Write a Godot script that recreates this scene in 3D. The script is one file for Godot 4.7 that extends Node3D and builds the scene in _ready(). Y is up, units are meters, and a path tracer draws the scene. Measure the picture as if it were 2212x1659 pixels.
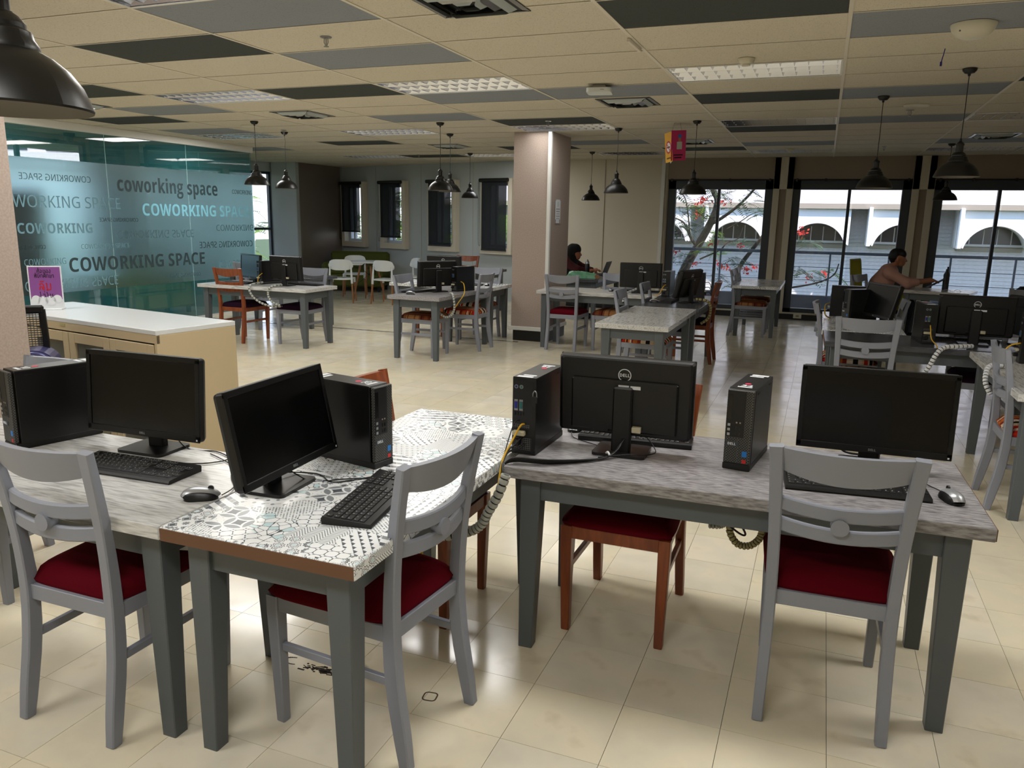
extends Node3D

# A coworking room with rows of computer tables, seen from standing height. Units are metres, y up.
const CEIL := 2.646      # ceiling height
const TOP := 0.718       # table top height
const FT := 0.314        # floor tile
const CX := 1.2007       # ceiling tile along x
const CZ := 0.6111       # ceiling tile along z
const LAMP_E := 2.1

var M := {}              # materials by name
var G := {}              # shared meshes by name
var rng := RandomNumberGenerator.new()
var cam: Camera3D

func _ready() -> void:
	rng.seed = 7
	# camera
	cam = Camera3D.new()
	cam.name = "camera"
	cam.fov = 52.455
	cam.near = 0.05
	cam.far = 400.0
	cam.transform = Transform3D(Basis(Vector3.UP, 0.3717) * Basis(Vector3.RIGHT, -0.2086) * Basis(Vector3.BACK, 0.0179), Vector3(0, 1.5743, 0))
	add_child(cam)
	cam.current = true
	# sky
	var sky := ProceduralSkyMaterial.new()
	sky.sky_top_color = Color(0.62, 0.76, 0.96)
	sky.sky_horizon_color = Color(0.93, 0.96, 1.0)
	sky.ground_horizon_color = Color(0.8, 0.82, 0.82)
	sky.ground_bottom_color = Color(0.5, 0.52, 0.5)
	sky.sky_curve = 0.2
	sky.energy_multiplier = 2.2
	var env := Environment.new()
	env.background_mode = Environment.BG_SKY
	env.sky = Sky.new()
	env.sky.sky_material = sky
	env.tonemap_mode = Environment.TONE_MAPPER_LINEAR
	env.tonemap_exposure = 1.4
	env.sdfgi_enabled = true
	env.ssao_enabled = true
	env.ssil_enabled = true
	var we := WorldEnvironment.new()
	we.name = "world_environment"
	we.environment = env
	add_child(we)
	# sun
	var sun := DirectionalLight3D.new()
	sun.name = "sun"
	sun.light_color = Color(1.0, 0.96, 0.9)
	sun.light_energy = 2.4
	sun.light_angular_distance = 0.6
	sun.shadow_enabled = true
	add_child(sun)
	sun.look_at_from_position(Vector3.ZERO, Vector3(-0.5, -0.85, -0.42))
	materials()
	room()
	ceiling_things()
	glass_room()
	outside()
	tables_and_chairs()
	computers()
	small_things()
	people()

# ---------------------------------------------------------------- helpers
func st0() -> SurfaceTool:
	var st := SurfaceTool.new()
	st.begin(Mesh.PRIMITIVE_TRIANGLES)
	st.set_smooth_group(-1)
	return st

func tri(st: SurfaceTool, a: Vector3, b: Vector3, c: Vector3, o: Vector3) -> void:
	if (b - a).cross(c - a).dot(o) > 0.0:
		var t := b
		b = c
		c = t
	st.add_vertex(a); st.add_vertex(b); st.add_vertex(c)

func quad(st: SurfaceTool, a: Vector3, b: Vector3, c: Vector3, d: Vector3, o: Vector3) -> void:
	tri(st, a, b, c, o)
	tri(st, a, c, d, o)

func bx(st: SurfaceTool, c: Vector3, s: Vector3, ch := 0.0, T := Transform3D.IDENTITY) -> void:
	# a box with chamfered edges, 44 triangles (12 when ch is 0)
	var h := s * 0.5
	st.set_smooth_group(-1)
	for ax in 3:
		var u := (ax + 1) % 3
		var v := (ax + 2) % 3
		for sg in [-1.0, 1.0]:
			var q: Array[Vector3] = []
			for k in [[-1, -1], [1, -1], [1, 1], [-1, 1]]:
				var p := Vector3.ZERO
				p[ax] = sg * h[ax]
				p[u] = k[0] * (h[u] - ch)
				p[v] = k[1] * (h[v] - ch)
				q.append(T * (c + p))
			var o := Vector3.ZERO
			o[ax] = sg
			quad(st, q[0], q[1], q[2], q[3], T.basis * o)
	if ch <= 0.0:
		return
	for ax in 3:
		var u := (ax + 1) % 3
		var v := (ax + 2) % 3
		for su in [-1.0, 1.0]:
			for sv in [-1.0, 1.0]:
				var q: Array[Vector3] = []
				for k in [[-1, 0], [1, 0], [1, 1], [-1, 1]]:
					var p := Vector3.ZERO
					p[ax] = k[0] * (h[ax] - ch)
					p[u] = su * (h[u] - (ch if k[1] == 0 else 0.0))
					p[v] = sv * (h[v] - (0.0 if k[1] == 0 else ch))
					q.append(T * (c + p))
				var o := Vector3.ZERO
				o[u] = su
				o[v] = sv
				quad(st, q[0], q[1], q[2], q[3], T.basis * o)
	for sx in [-1.0, 1.0]:
		for sy in [-1.0, 1.0]:
			for sz in [-1.0, 1.0]:
				var sgn := Vector3(sx, sy, sz)
				tri(st, T * (c + sgn * Vector3(h.x, h.y - ch, h.z - ch)), T * (c + sgn * Vector3(h.x - ch, h.y, h.z - ch)), T * (c + sgn * Vector3(h.x - ch, h.y - ch, h.z)), T.basis * sgn)

func lathe(st: SurfaceTool, prof: Array, n := 24, T := Transform3D.IDENTITY, closed := false) -> void:
	# prof: Vector2(radius, height) listed so that the outside lies to the right when walking up the profile
	var grp := 1
	for i in prof.size() - 1:
		var a: Vector2 = prof[i]
		var b: Vector2 = prof[i + 1]
		if i > 0:
			var pa: Vector2 = prof[i - 1]
			if absf((a - pa).angle_to(b - a)) > 0.6:
				grp += 1
		st.set_smooth_group(grp)
		for k in n:
			var t0 := TAU * k / n
			var t1 := TAU * (k + 1) / n
			var p0 := T * Vector3(a.x * cos(t0), a.y, a.x * sin(t0))
			var p1 := T * Vector3(a.x * cos(t1), a.y, a.x * sin(t1))
			var p2 := T * Vector3(b.x * cos(t1), b.y, b.x * sin(t1))
			var p3 := T * Vector3(b.x * cos(t0), b.y, b.x * sin(t0))
			var tm := (t0 + t1) * 0.5
			var d := b - a
			var o := T.basis * Vector3(d.y * cos(tm), -d.x, d.y * sin(tm))
			if a.x > 1e-5:
				tri(st, p0, p1, p2 if b.x > 1e-5 else p3, o)
			if b.x > 1e-5:
				tri(st, p0, p2, p3, o)
	st.set_smooth_group(-1)

func disc(r: float, h: float) -> Array:
	return [Vector2(0, 0), Vector2(r, 0), Vector2(r, h), Vector2(0, h)]

func tube(st: SurfaceTool, pts: Array, r, n := 8) -> void:
	# r: one radius, or one for each point
	st.set_smooth_group(1)
	var rings := []
	var up := Vector3.UP
	for i in pts.size():
		var d: Vector3 = (pts[mini(i + 1, pts.size() - 1)] - pts[maxi(i - 1, 0)]).normalized()
		if i == 0 and absf(d.dot(up)) > 0.9:
			up = Vector3.RIGHT
		var x := up.cross(d)
		if x.length() < 1e-3:
			x = Vector3.FORWARD.cross(d)
		x = x.normalized()
		var y := d.cross(x)
		up = y
		var rr: float = r[i] if r is Array else r
		var ring := []
		for k in n:
			ring.append(pts[i] + (x * cos(TAU * k / n) + y * sin(TAU * k / n)) * rr)
		rings.append(ring)
	for i in rings.size() - 1:
		for k in n:
			var l := (k + 1) % n
			var a: Vector3 = rings[i][k]
			var o: Vector3 = a + rings[i][l] - pts[i] * 2.0
			quad(st, a, rings[i][l], rings[i + 1][l], rings[i + 1][k], o)
	st.set_smooth_group(-1)
	for e in [0, rings.size() - 1]:
		var o: Vector3 = pts[0] - pts[1] if e == 0 else pts[e] - pts[e - 1]
		for k in range(1, n - 1):
			tri(st, rings[e][0], rings[e][k], rings[e][k + 1], o)

func spline(p: Array, per := 6) -> Array:
	var out := []
	for i in p.size() - 1:
		var a: Vector3 = p[maxi(i - 1, 0)]
		var d: Vector3 = p[mini(i + 2, p.size() - 1)]
		for k in per:
			out.append((p[i] as Vector3).cubic_interpolate(p[i + 1], a, d, float(k) / per))
	out.append(p[-1])
	return out

func bar(st: SurfaceTool, pts: Array, sz: Array, side := Vector3.RIGHT, ch := 0.004) -> void:
	# a bar of rectangular section (chamfered) swept along pts; sz[i] = Vector2(size along side, size across)
	var rings := []
	for i in pts.size():
		var d: Vector3 = (pts[mini(i + 1, pts.size() - 1)] - pts[maxi(i - 1, 0)]).normalized()
		var y := d.cross(side).normalized()
		var x := y.cross(d).normalized()
		var s: Vector2 = sz[mini(i, sz.size() - 1)] * 0.5
		var ring := []
		for q in [[s.x, -s.y + ch], [s.x, s.y - ch], [s.x - ch, s.y], [-s.x + ch, s.y], [-s.x, s.y - ch], [-s.x, -s.y + ch], [-s.x + ch, -s.y], [s.x - ch, -s.y]]:
			ring.append(pts[i] + x * q[0] + y * q[1])
		rings.append(ring)
	for i in rings.size() - 1:
		for k in 8:
			var l := (k + 1) % 8
			st.set_smooth_group(10 + k)
			var o: Vector3 = rings[i][k] + rings[i][l] - pts[i] * 2.0
			quad(st, rings[i][k], rings[i][l], rings[i + 1][l], rings[i + 1][k], o)
	st.set_smooth_group(-1)
	for e in [0, rings.size() - 1]:
		var o: Vector3 = pts[0] - pts[1] if e == 0 else pts[e] - pts[e - 1]
		for k in range(1, 7):
			tri(st, rings[e][0], rings[e][k], rings[e][k + 1], o)

func prism(st: SurfaceTool, poly: PackedVector2Array, h0: float, h1: float, T := Transform3D.IDENTITY, smooth := false) -> void:
	# poly in the xy plane pushed along z from h0 to h1
	var idx := Geometry2D.triangulate_polygon(poly)
	for z in [h0, h1]:
		var o := T.basis * Vector3(0, 0, -1.0 if z == h0 else 1.0)
		for i in range(0, idx.size(), 3):
			tri(st, T * Vector3(poly[idx[i]].x, poly[idx[i]].y, z), T * Vector3(poly[idx[i + 1]].x, poly[idx[i + 1]].y, z), T * Vector3(poly[idx[i + 2]].x, poly[idx[i + 2]].y, z), o)
	var cw := Geometry2D.is_polygon_clockwise(poly)
	if smooth:
		st.set_smooth_group(3)
	for i in poly.size():
		var a := poly[i]
		var b := poly[(i + 1) % poly.size()]
		var e := b - a
		var o2 := Vector3(-e.y, e.x, 0) if cw else Vector3(e.y, -e.x, 0)
		quad(st, T * Vector3(a.x, a.y, h0), T * Vector3(b.x, b.y, h0), T * Vector3(b.x, b.y, h1), T * Vector3(a.x, a.y, h1), T.basis * o2)
	st.set_smooth_group(-1)

func rrect(w: float, h: float, r: float, n := 4) -> PackedVector2Array:
	var out := PackedVector2Array()
	for q in 4:
		var c := Vector2((w * 0.5 - r) * (1 if q in [0, 3] else -1), (h * 0.5 - r) * (1 if q < 2 else -1))
		for k in n + 1:
			var a := PI * 0.5 * (q + float(k) / n)
			out.append(c + Vector2(cos(a), sin(a)) * r)
	return out

func done(st: SurfaceTool) -> ArrayMesh:
	st.generate_normals()
	return st.commit()

func put(called: String, m, mat: Material, parent: Node = self, at := Vector3.ZERO, turn := 0.0) -> MeshInstance3D:
	var o := MeshInstance3D.new()
	o.name = called
	o.mesh = done(m) if m is SurfaceTool else m
	o.material_override = mat
	o.position = at
	o.rotation.y = turn
	parent.add_child(o, true)
	return o

func box(called: String, c: Vector3, s: Vector3, mat: Material, parent: Node = self, ch := 0.0) -> MeshInstance3D:
	var key := "box%s/%s" % [s, ch]
	if not G.has(key):
		var st := st0()
		bx(st, Vector3.ZERO, s, ch)
		G[key] = done(st)
	return put(called, G[key], mat, parent, c)

func tag(o: Node, label: String, category: String, group := "", kind := "") -> Node:
	if label: o.set_meta("label", label)
	if category: o.set_meta("category", category)
	if group: o.set_meta("group", group)
	if kind: o.set_meta("kind", kind)
	return o

func thing(called: String, label: String, category: String, at := Vector3.ZERO, turn := 0.0, group := "") -> Node3D:
	var o := Node3D.new()
	o.name = called
	add_child(o, true)
	o.position = at
	o.rotation.y = turn
	tag(o, label, category, group)
	return o

func shell(o: Node) -> Node:
	o.set_meta("kind", "structure")
	return o

func stuff(o: Node) -> Node:
	o.set_meta("kind", "stuff")
	return o

func mat(called: String, c: Color, rough := 0.6, metal := 0.0, spec := 0.5) -> StandardMaterial3D:
	var m := StandardMaterial3D.new()
	m.resource_name = called
	m.albedo_color = c
	m.roughness = rough
	m.metallic = metal
	m.metallic_specular = spec
	M[called] = m
	return m

func noise_tex(freq: float, ramp: Array, w := 256, oct := 4, sd := 1, kind := FastNoiseLite.TYPE_SIMPLEX_SMOOTH) -> NoiseTexture2D:
	var n := FastNoiseLite.new()
	n.noise_type = kind
	n.frequency = freq
	n.fractal_octaves = oct
	n.seed = sd
	var t := NoiseTexture2D.new()
	t.width = w
	t.height = w
	t.seamless = true
	t.noise = n
	var g := Gradient.new()
	var offs := PackedFloat32Array()
	var cols := PackedColorArray()
	for r in ramp:
		offs.append(r[0])
		cols.append(r[1])
	g.offsets = offs
	g.colors = cols
	t.color_ramp = g
	return t

func triplanar(m: StandardMaterial3D, tex: Texture2D, s: Vector3, world := false) -> StandardMaterial3D:
	m.albedo_texture = tex
	m.albedo_color = Color.WHITE
	m.uv1_triplanar = true
	m.uv1_world_triplanar = world
	m.uv1_scale = s
	m.uv1_triplanar_sharpness = 8.0
	return m

func grey(v: float) -> Color:
	return Color(v, v, v)

func words(called: String, text: String, height: float, mat_: Material, parent: Node, T: Transform3D, bold := false, depth := 0.001, squeeze := 1.0) -> MeshInstance3D:
	# lettering: cap height in metres, centred on T's origin, facing T's +z
	var f := SystemFont.new()
	f.font_names = PackedStringArray(["Droid Sans"])
	f.font_weight = 700 if bold else 400
	var tm := TextMesh.new()
	tm.text = text
	tm.font = f
	tm.font_size = 64
	tm.pixel_size = height / 46.0
	tm.curve_step = 4.0
	tm.depth = depth
	var o := MeshInstance3D.new()
	o.name = called
	o.mesh = tm
	o.material_override = mat_
	o.transform = T * Transform3D(Basis.from_scale(Vector3(squeeze, 1, 1)), Vector3.ZERO)
	parent.add_child(o, true)
	return o

# ---------------------------------------------------------------- materials
func image_tex(w: int, h: int, f: Callable) -> ImageTexture:
	var im := Image.create(w, h, false, Image.FORMAT_RGB8)
	for y in h:
		for x in w:
			im.set_pixel(x, y, f.call(x, y))
	return ImageTexture.create_from_image(im)

func speckle(base: Color, dark: Color, sd: int) -> ImageTexture:
	# mineral-fibre ceiling tile: short worm-like dark fissures and pin holes on a plain ground
	var r := RandomNumberGenerator.new()
	r.seed = sd
	var im := Image.create(512, 512, false, Image.FORMAT_RGB8)
	im.fill(base)
	for i in 2600:
		var x := r.randf() * 512
		var y := r.randf() * 512
		var a := r.randf() * TAU
		var c := base.lerp(dark, r.randf_range(0.15, 0.75))
		for k in r.randi_range(1, 9):
			im.set_pixel(posmod(int(x), 512), posmod(int(y), 512), c)
			x += cos(a)
			y += sin(a)
			a += r.randf_range(-0.7, 0.7)
	return ImageTexture.create_from_image(im)

func stripes(cols: Array, w := 128) -> ImageTexture:
	# woven seat cloth: stripes across x, a fine weave along y
	var r := RandomNumberGenerator.new()
	r.seed = 5
	var line := []
	while line.size() < w:
		var c: Color = cols[r.randi() % cols.size()]
		for k in r.randi_range(2, 9):
			line.append(c)
	return image_tex(w, 64, func(x, y): return (line[x] as Color).darkened(0.1 * ((x + y) % 2) + 0.06 * (y % 3)))

func wood_tex(a: Color, b: Color, sd: int, s := 0.012) -> NoiseTexture2D:
	return noise_tex(s, [[0.0, a], [0.45, a.lerp(b, 0.5)], [0.6, b], [1.0, a.lerp(b, 0.3)]], 256, 4, sd)

func hash2(a: int, b: int) -> float:
	var h := (a * 374761393 + b * 668265263) & 0x7fffffff
	h = ((h ^ (h >> 13)) * 1274126177) & 0x7fffffff
	return float((h ^ (h >> 16)) & 0xffff) / 65535.0

func motif(kind: int, p: Vector2, q: float) -> int:
	# one patch of the printed laminate; p in centimetres. 0 white, 1 mid grey, 2 dark grey, 3 pale teal, 4 line
	match kind:
		0:  # eight-pointed stars in hexagon rows
			var c := Vector2(roundf(p.x / 5.0), roundf(p.y / 5.0))
			var d := p - c * 5.0
			var a := atan2(d.y, d.x)
			var r := d.length()
			var star := 1.35 + 0.3 * cos(8 * a)
			if r < star * 0.75: return 0 if int(c.x + c.y) % 2 == 0 else 1
			if r < star * 1.3: return 1 if int(c.x + c.y) % 2 == 0 else 0
			if absf(absf(d.x) - 2.5) + absf(absf(d.y) - 2.5) < 1.0: return 2
			if absf(d.x) + absf(d.y) > 3.3 and absf(d.x) + absf(d.y) < 3.9: return 1
			return 0
		1:  # dots joined by lines
			var c := Vector2(roundf(p.x / 3.6), roundf(p.y / 3.6))
			var j := Vector2(hash2(int(c.x), int(c.y)) - 0.5, hash2(int(c.y), int(c.x) + 9) - 0.5) * 1.6
			var d := p - c * 3.6 - j
			if d.length() < 0.62: return 1
			if absf(d.x - d.y * 0.4) < 0.09 and d.y > 0 and hash2(int(c.x), int(c.y) + 4) > 0.45: return 4
			return 0
		2:  # rows of little dark triangles
			var row := floorf(p.y / 2.4)
			var fy := fposmod(p.y, 2.4)
			var fx := fposmod(p.x + row * 0.7, 2.6)
			return 2 if fy < 1.1 and fy < 1.1 - absf(fx - 1.3) * 0.85 else 0
		3:  # crazed web with teal facets
			var best := 99.0
			var sec := 99.0
			var id := 0.0
			var b := (p / 2.6).floor()
			for yy in range(-1, 2):
				for xx in range(-1, 2):
					var c := b + Vector2(xx, yy)
					var s := (c + Vector2(hash2(int(c.x), int(c.y) + 31), hash2(int(c.x) + 77, int(c.y)))) * 2.6
					var d := p.distance_to(s)
					if d < best:
						sec = best
						best = d
						id = hash2(int(c.x) + 5, int(c.y) + 5)
					elif d < sec:
						sec = d
			if sec - best < 0.16: return 4
			return 3 if id > 0.72 else 0
		4:  # ring flowers
			var c := Vector2(roundf(p.x / 4.2), roundf(p.y / 4.2))
			var d := p - c * 4.2
			var r := d.length()
			var a := atan2(d.y, d.x)
			var w := 0.18 * cos(10 * a)
			if r < 0.55: return 3
			if absf(r - 1.0 - w) < 0.12 or absf(r - 1.7 - w) < 0.12: return 4
			if r < 1.7 + w and r > 1.1: return 1 if int(c.x * 3 + c.y) % 3 == 0 else 0
			return 0
		5:  # lines of tiny script
			var fy := fposmod(p.y, 0.9)
			if fy > 0.42: return 0
			var k := int(floorf(p.x / 0.22))
			return 1 if hash2(k, int(floorf(p.y / 0.9))) > 0.35 else 0
		6:  # leaning checks
			var u := p.x + p.y * 0.5
			var v := p.y
			var cu := int(floorf(u / 2.2))
			var cv := int(floorf(v / 2.2))
			if fposmod(u, 2.2) < 0.14 or fposmod(v, 2.2) < 0.14: return 0
			return [1, 0, 2, 0][posmod(cu + 2 * cv, 4)]
		7:  # bending parallel tracks
			var s := p.x + 1.6 * absf(fposmod(p.y, 6.0) - 3.0) * 0.7
			return 1 if fposmod(s, 1.1) < 0.42 else 0
		8:  # big rings over grey petals
			var c := Vector2(roundf(p.x / 9.0), roundf(p.y / 9.0))
			var d := p - c * 9.0
			var d2 := p - (c + Vector2(0.5 * signf(d.x), 0.5 * signf(d.y))) * 9.0
			if absf(d.length() - 4.6) < 0.35 or absf(d2.length() - 4.6) < 0.35: return 0
			var a := atan2(d.y, d.x)
			if d.length() < 1.7 + 0.5 * cos(4 * a): return 0
			return 1 if d.length() < 4.4 else 2
		9:  # squares in squares
			var d := Vector2(fposmod(p.x, 2.8) - 1.4, fposmod(p.y, 2.0) - 1.0)
			var e := maxf(absf(d.x) - 0.2, absf(d.y) - 0.1)
			return 1 if absf(e - 0.75) < 0.13 or absf(e - 0.35) < 0.09 else 0
	# star net
	var dd := Vector2(fposmod(p.x, 3.4) - 1.7, fposmod(p.y, 3.4) - 1.7)
	return 2 if absf(dd.x) * absf(dd.y) < 0.16 and dd.length() > 0.5 else 0

func patchwork(w: int, h: int, wcm: float, hcm: float, sd: int) -> ImageTexture:
	# the printed laminate: patches of ten geometric motifs, leaning at different angles
	var pal := [Color(0.93, 0.94, 0.94), Color(0.56, 0.58, 0.59), Color(0.36, 0.38, 0.4), Color(0.78, 0.87, 0.88), Color(0.33, 0.35, 0.36)]
	var r := RandomNumberGenerator.new()
	r.seed = sd
	var sites := []
	for gy in int(hcm / 13.0) + 2:
		for gx in int(wcm / 13.0) + 2:
			sites.append([Vector2((gx - 0.3 + r.randf() * 0.7) * 13.0, (gy - 0.3 + r.randf() * 0.7) * 13.0), (gx * 3 + gy * 5 + r.randi() % 2) % 11, r.randf_range(-0.5, 0.5) + 0.4])
	var im := Image.create(w, h, false, Image.FORMAT_RGB8)
	var cs := []
	for s in sites:
		cs.append([cos(s[2]), sin(s[2])])
	for by in range(0, h, 4):
		for bxx in range(0, w, 4):
			var pc := Vector2((bxx + 2) * wcm / w, (by + 2) * hcm / h)
			var best := 1e9
			var bi := 0
			for i in sites.size():
				var dv: Vector2 = pc - sites[i][0]
				var dd := maxf(absf(dv.x + dv.y * 0.4), absf(dv.y - dv.x * 0.2))
				if dd < best:
					best = dd
					bi = i
			var c0: float = cs[bi][0]
			var s0: float = cs[bi][1]
			var org: Vector2 = sites[bi][0]
			var kind: int = sites[bi][1]
			for y in range(by, mini(by + 4, h)):
				for x in range(bxx, mini(bxx + 4, w)):
					var p := Vector2(x * wcm / w, y * hcm / h) - org
					im.set_pixel(x, y, pal[motif(kind, Vector2(p.x * c0 - p.y * s0, p.x * s0 + p.y * c0) + Vector2(400, 400), 0.0)])
	return ImageTexture.create_from_image(im)

func materials() -> void:
	# floor: waxed vinyl tiles in three close tones
	var wax := noise_tex(0.02, [[0.0, grey(0.10)], [0.5, grey(0.16)], [1.0, grey(0.26)]], 256, 3, 3)
	var scuff := noise_tex(0.015, [[0.0, Color(0.84, 0.81, 0.73)], [0.4, Color(0.87, 0.84, 0.76)], [0.75, Color(0.89, 0.85, 0.76)], [1.0, Color(0.82, 0.78, 0.68)]], 512, 5, 11)
	for k in 3:
		var m := mat("vinyl_%d" % k, Color.WHITE, 1.0, 0.0, 0.5)
		triplanar(m, scuff, Vector3(0.45, 0.45, 0.45), true)
		m.albedo_color = [Color(1, 1, 1), Color(0.975, 0.975, 0.97), Color(0.99, 0.985, 0.96)][k]
		m.roughness_texture = wax
		m.roughness_texture_channel = BaseMaterial3D.TEXTURE_CHANNEL_RED
		m.uv1_offset = Vector3(0.13 * k, 0, 0.29 * k)
	mat("joint", Color(0.16, 0.14, 0.12), 0.9)
	var tile_tex := speckle(Color(0.82, 0.79, 0.72), Color(0.42, 0.39, 0.33), 21)
	triplanar(mat("tile_cream", Color.WHITE, 0.95, 0, 0.2), tile_tex, Vector3(1.6, 1.6, 1.6), true)
	triplanar(mat("tile_grey", Color.WHITE, 0.95, 0, 0.2), speckle(Color(0.56, 0.58, 0.60), Color(0.36, 0.37, 0.38), 22), Vector3(1.6, 1.6, 1.6), true)
	triplanar(mat("tile_dark", Color.WHITE, 0.95, 0, 0.2), speckle(Color(0.30, 0.315, 0.31), Color(0.16, 0.17, 0.17), 23), Vector3(1.6, 1.6, 1.6), true)
	mat("tee", Color(0.84, 0.81, 0.75), 0.6)
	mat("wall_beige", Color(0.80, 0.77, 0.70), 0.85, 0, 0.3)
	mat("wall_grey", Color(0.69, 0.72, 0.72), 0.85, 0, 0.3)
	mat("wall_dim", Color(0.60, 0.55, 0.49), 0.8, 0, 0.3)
	triplanar(mat("pillar_panel", Color.WHITE, 0.85, 0, 0.3), noise_tex(0.12, [[0.0, Color(0.63, 0.57, 0.53)], [1.0, Color(0.70, 0.64, 0.6)]], 256, 2, 8), Vector3(2, 2, 2), true)
	mat("white_trim", Color(0.86, 0.86, 0.84), 0.4)
	mat("black_base", Color(0.035, 0.035, 0.035), 0.5)
	triplanar(mat("concrete", Color.WHITE, 0.8), noise_tex(0.02, [[0.0, Color(0.27, 0.3, 0.34)], [0.5, Color(0.4, 0.43, 0.47)], [1.0, Color(0.5, 0.53, 0.56)]], 256, 5, 4), Vector3(0.7, 0.7, 0.7), true)
	mat("steel_panel", Color(0.58, 0.54, 0.51), 0.33, 0.55)
	mat("frame_dark", Color(0.20, 0.23, 0.26), 0.45)
	mat("frame_white", Color(0.8, 0.83, 0.86), 0.4)
	var pane := mat("pane", Color(0.75, 0.85, 0.88, 0.05), 0.0)
	pane.transparency = BaseMaterial3D.TRANSPARENCY_ALPHA
	var teal := mat("glass_teal", Color(0.16, 0.45, 0.48, 0.30), 0.02)
	teal.transparency = BaseMaterial3D.TRANSPARENCY_ALPHA
	var frost := mat("film", Color(0.80, 0.97, 1.0, 0.0), 0.36)
	frost.refraction_enabled = true
	frost.refraction_scale = 0.045
	mat("glass_edge", Color(0.75, 0.9, 0.88), 0.2)
	for k in 4:
		mat("ink_%d" % k, [Color(0.17, 0.25, 0.27), Color(0.30, 0.42, 0.46), Color(0.42, 0.58, 0.64), Color(0.5, 0.76, 0.84)][k], 0.7)
	# furniture
	mat("paint_grey", Color(0.53, 0.545, 0.585), 0.42)
	mat("paint_dark", Color(0.325, 0.35, 0.365), 0.42)
	triplanar(mat("wood", Color.WHITE, 0.38), wood_tex(Color(0.42, 0.19, 0.08), Color(0.54, 0.27, 0.12), 6), Vector3(6, 0.9, 6))
	mat("edge_wood", Color(0.40, 0.27, 0.18), 0.6)
	for n in [["velvet", Color(0.33, 0.015, 0.07)], ["plum", Color(0.13, 0.05, 0.12)]]:
		var v := mat(n[0], n[1], 0.95, 0, 0.2)
		v.rim_enabled = true
		v.rim = 0.35
		v.rim_tint = 0.9
	triplanar(mat("stripe_warm", Color.WHITE, 0.9, 0, 0.2), stripes([Color(0.74, 0.16, 0.1), Color(0.86, 0.72, 0.56), Color(0.55, 0.2, 0.12), Color(0.78, 0.42, 0.2), Color(0.12, 0.1, 0.1), Color(0.88, 0.8, 0.7)]), Vector3(2.4, 2.4, 2.4))
	triplanar(mat("stripe_brown", Color.WHITE, 0.9, 0, 0.2), stripes([Color(0.36, 0.17, 0.11), Color(0.66, 0.47, 0.3), Color(0.28, 0.1, 0.08), Color(0.5, 0.3, 0.18), Color(0.45, 0.2, 0.13)]), Vector3(2.4, 2.4, 2.4))
	triplanar(mat("top_travertine", Color.WHITE, 0.22), noise_tex(0.02, [[0.0, Color(0.56, 0.56, 0.55)], [0.35, Color(0.72, 0.72, 0.71)], [0.6, Color(0.82, 0.82, 0.81)], [1.0, Color(0.66, 0.65, 0.64)]], 512, 5, 14), Vector3(0.5, 4.5, 4.5))
	triplanar(mat("top_linen", Color.WHITE, 0.3), noise_tex(0.03, [[0.0, Color(0.36, 0.35, 0.36)], [0.45, Color(0.54, 0.53, 0.535)], [0.7, Color(0.63, 0.62, 0.62)], [1.0, Color(0.50, 0.49, 0.5)]], 512, 6, 15), Vector3(1.0, 5.0, 5.0))
	triplanar(mat("top_slate", Color.WHITE, 0.25), noise_tex(0.03, [[0.0, Color(0.22, 0.23, 0.25)], [0.6, Color(0.30, 0.31, 0.33)], [1.0, Color(0.26, 0.26, 0.28)]], 256, 5, 16), Vector3(0.8, 5.0, 5.0))
	var pt := patchwork(1536, 640, 152.0, 63.5, 12)
	var mp := mat("top_print", Color.WHITE, 0.22)
	mp.albedo_texture = pt
	mp.uv1_triplanar = true
	mp.uv1_scale = Vector3(1.0 / 1.52, 1.0 / 0.635, 1.0 / 0.635)
	mp.uv1_triplanar_sharpness = 20.0
	mp.uv1_offset = Vector3(0.5, 0.37, 0.5)
	# electronics
	mat("black_plastic", Color(0.022, 0.023, 0.025), 0.45)
	mat("black_satin", Color(0.035, 0.036, 0.04), 0.34)
	mat("screen", Color(0.008, 0.009, 0.011), 0.22)
	mat("key", Color(0.04, 0.041, 0.045), 0.5)
	mat("silver", Color(0.66, 0.67, 0.68), 0.35, 0.6)
	var gr := Image.create(64, 64, false, Image.FORMAT_RGB8)
	gr.fill(Color(0.36, 0.355, 0.34))
	for r in 8:
		for c in 4:
			gr.fill_rect(Rect2i(c * 16 + (8 if r % 2 else 0), r * 8 + 2, 11 if r % 2 == 0 or c < 3 else 8, 5), Color(0.03, 0.03, 0.03))
	triplanar(mat("grille", Color.WHITE, 0.5, 0.3), ImageTexture.create_from_image(gr), Vector3(26, 26, 26))
	var pg := Image.create(32, 32, false, Image.FORMAT_RGB8)
	pg.fill(Color(0.02, 0.02, 0.02))
	for k in 4:
		pg.fill_rect(Rect2i(k * 8, 0, 2, 32), Color(0.42, 0.42, 0.42))
		pg.fill_rect(Rect2i(0, k * 8, 32, 2), Color(0.42, 0.42, 0.42))
	triplanar(mat("vent_grid", Color.WHITE, 0.5, 0.2), ImageTexture.create_from_image(pg), Vector3(34, 34, 34))
	mat("label_white", Color(0.85, 0.86, 0.87), 0.5)
	mat("label_pink", Color(0.85, 0.16, 0.32), 0.5)
	mat("label_blue", Color(0.08, 0.45, 0.75), 0.4)
	mat("label_red", Color(0.75, 0.1, 0.1), 0.4)
	mat("port_blue", Color(0.08, 0.12, 0.5), 0.4)
	mat("port_green", Color(0.12, 0.4, 0.38), 0.4)
	mat("metal", Color(0.6, 0.6, 0.6), 0.35, 0.9)
	mat("plug_ivory", Color(0.74, 0.71, 0.6), 0.5)
	mat("cable_black", Color(0.012, 0.012, 0.013), 0.4)
	mat("cable_yellow", Color(0.80, 0.62, 0.04), 0.4)
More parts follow.
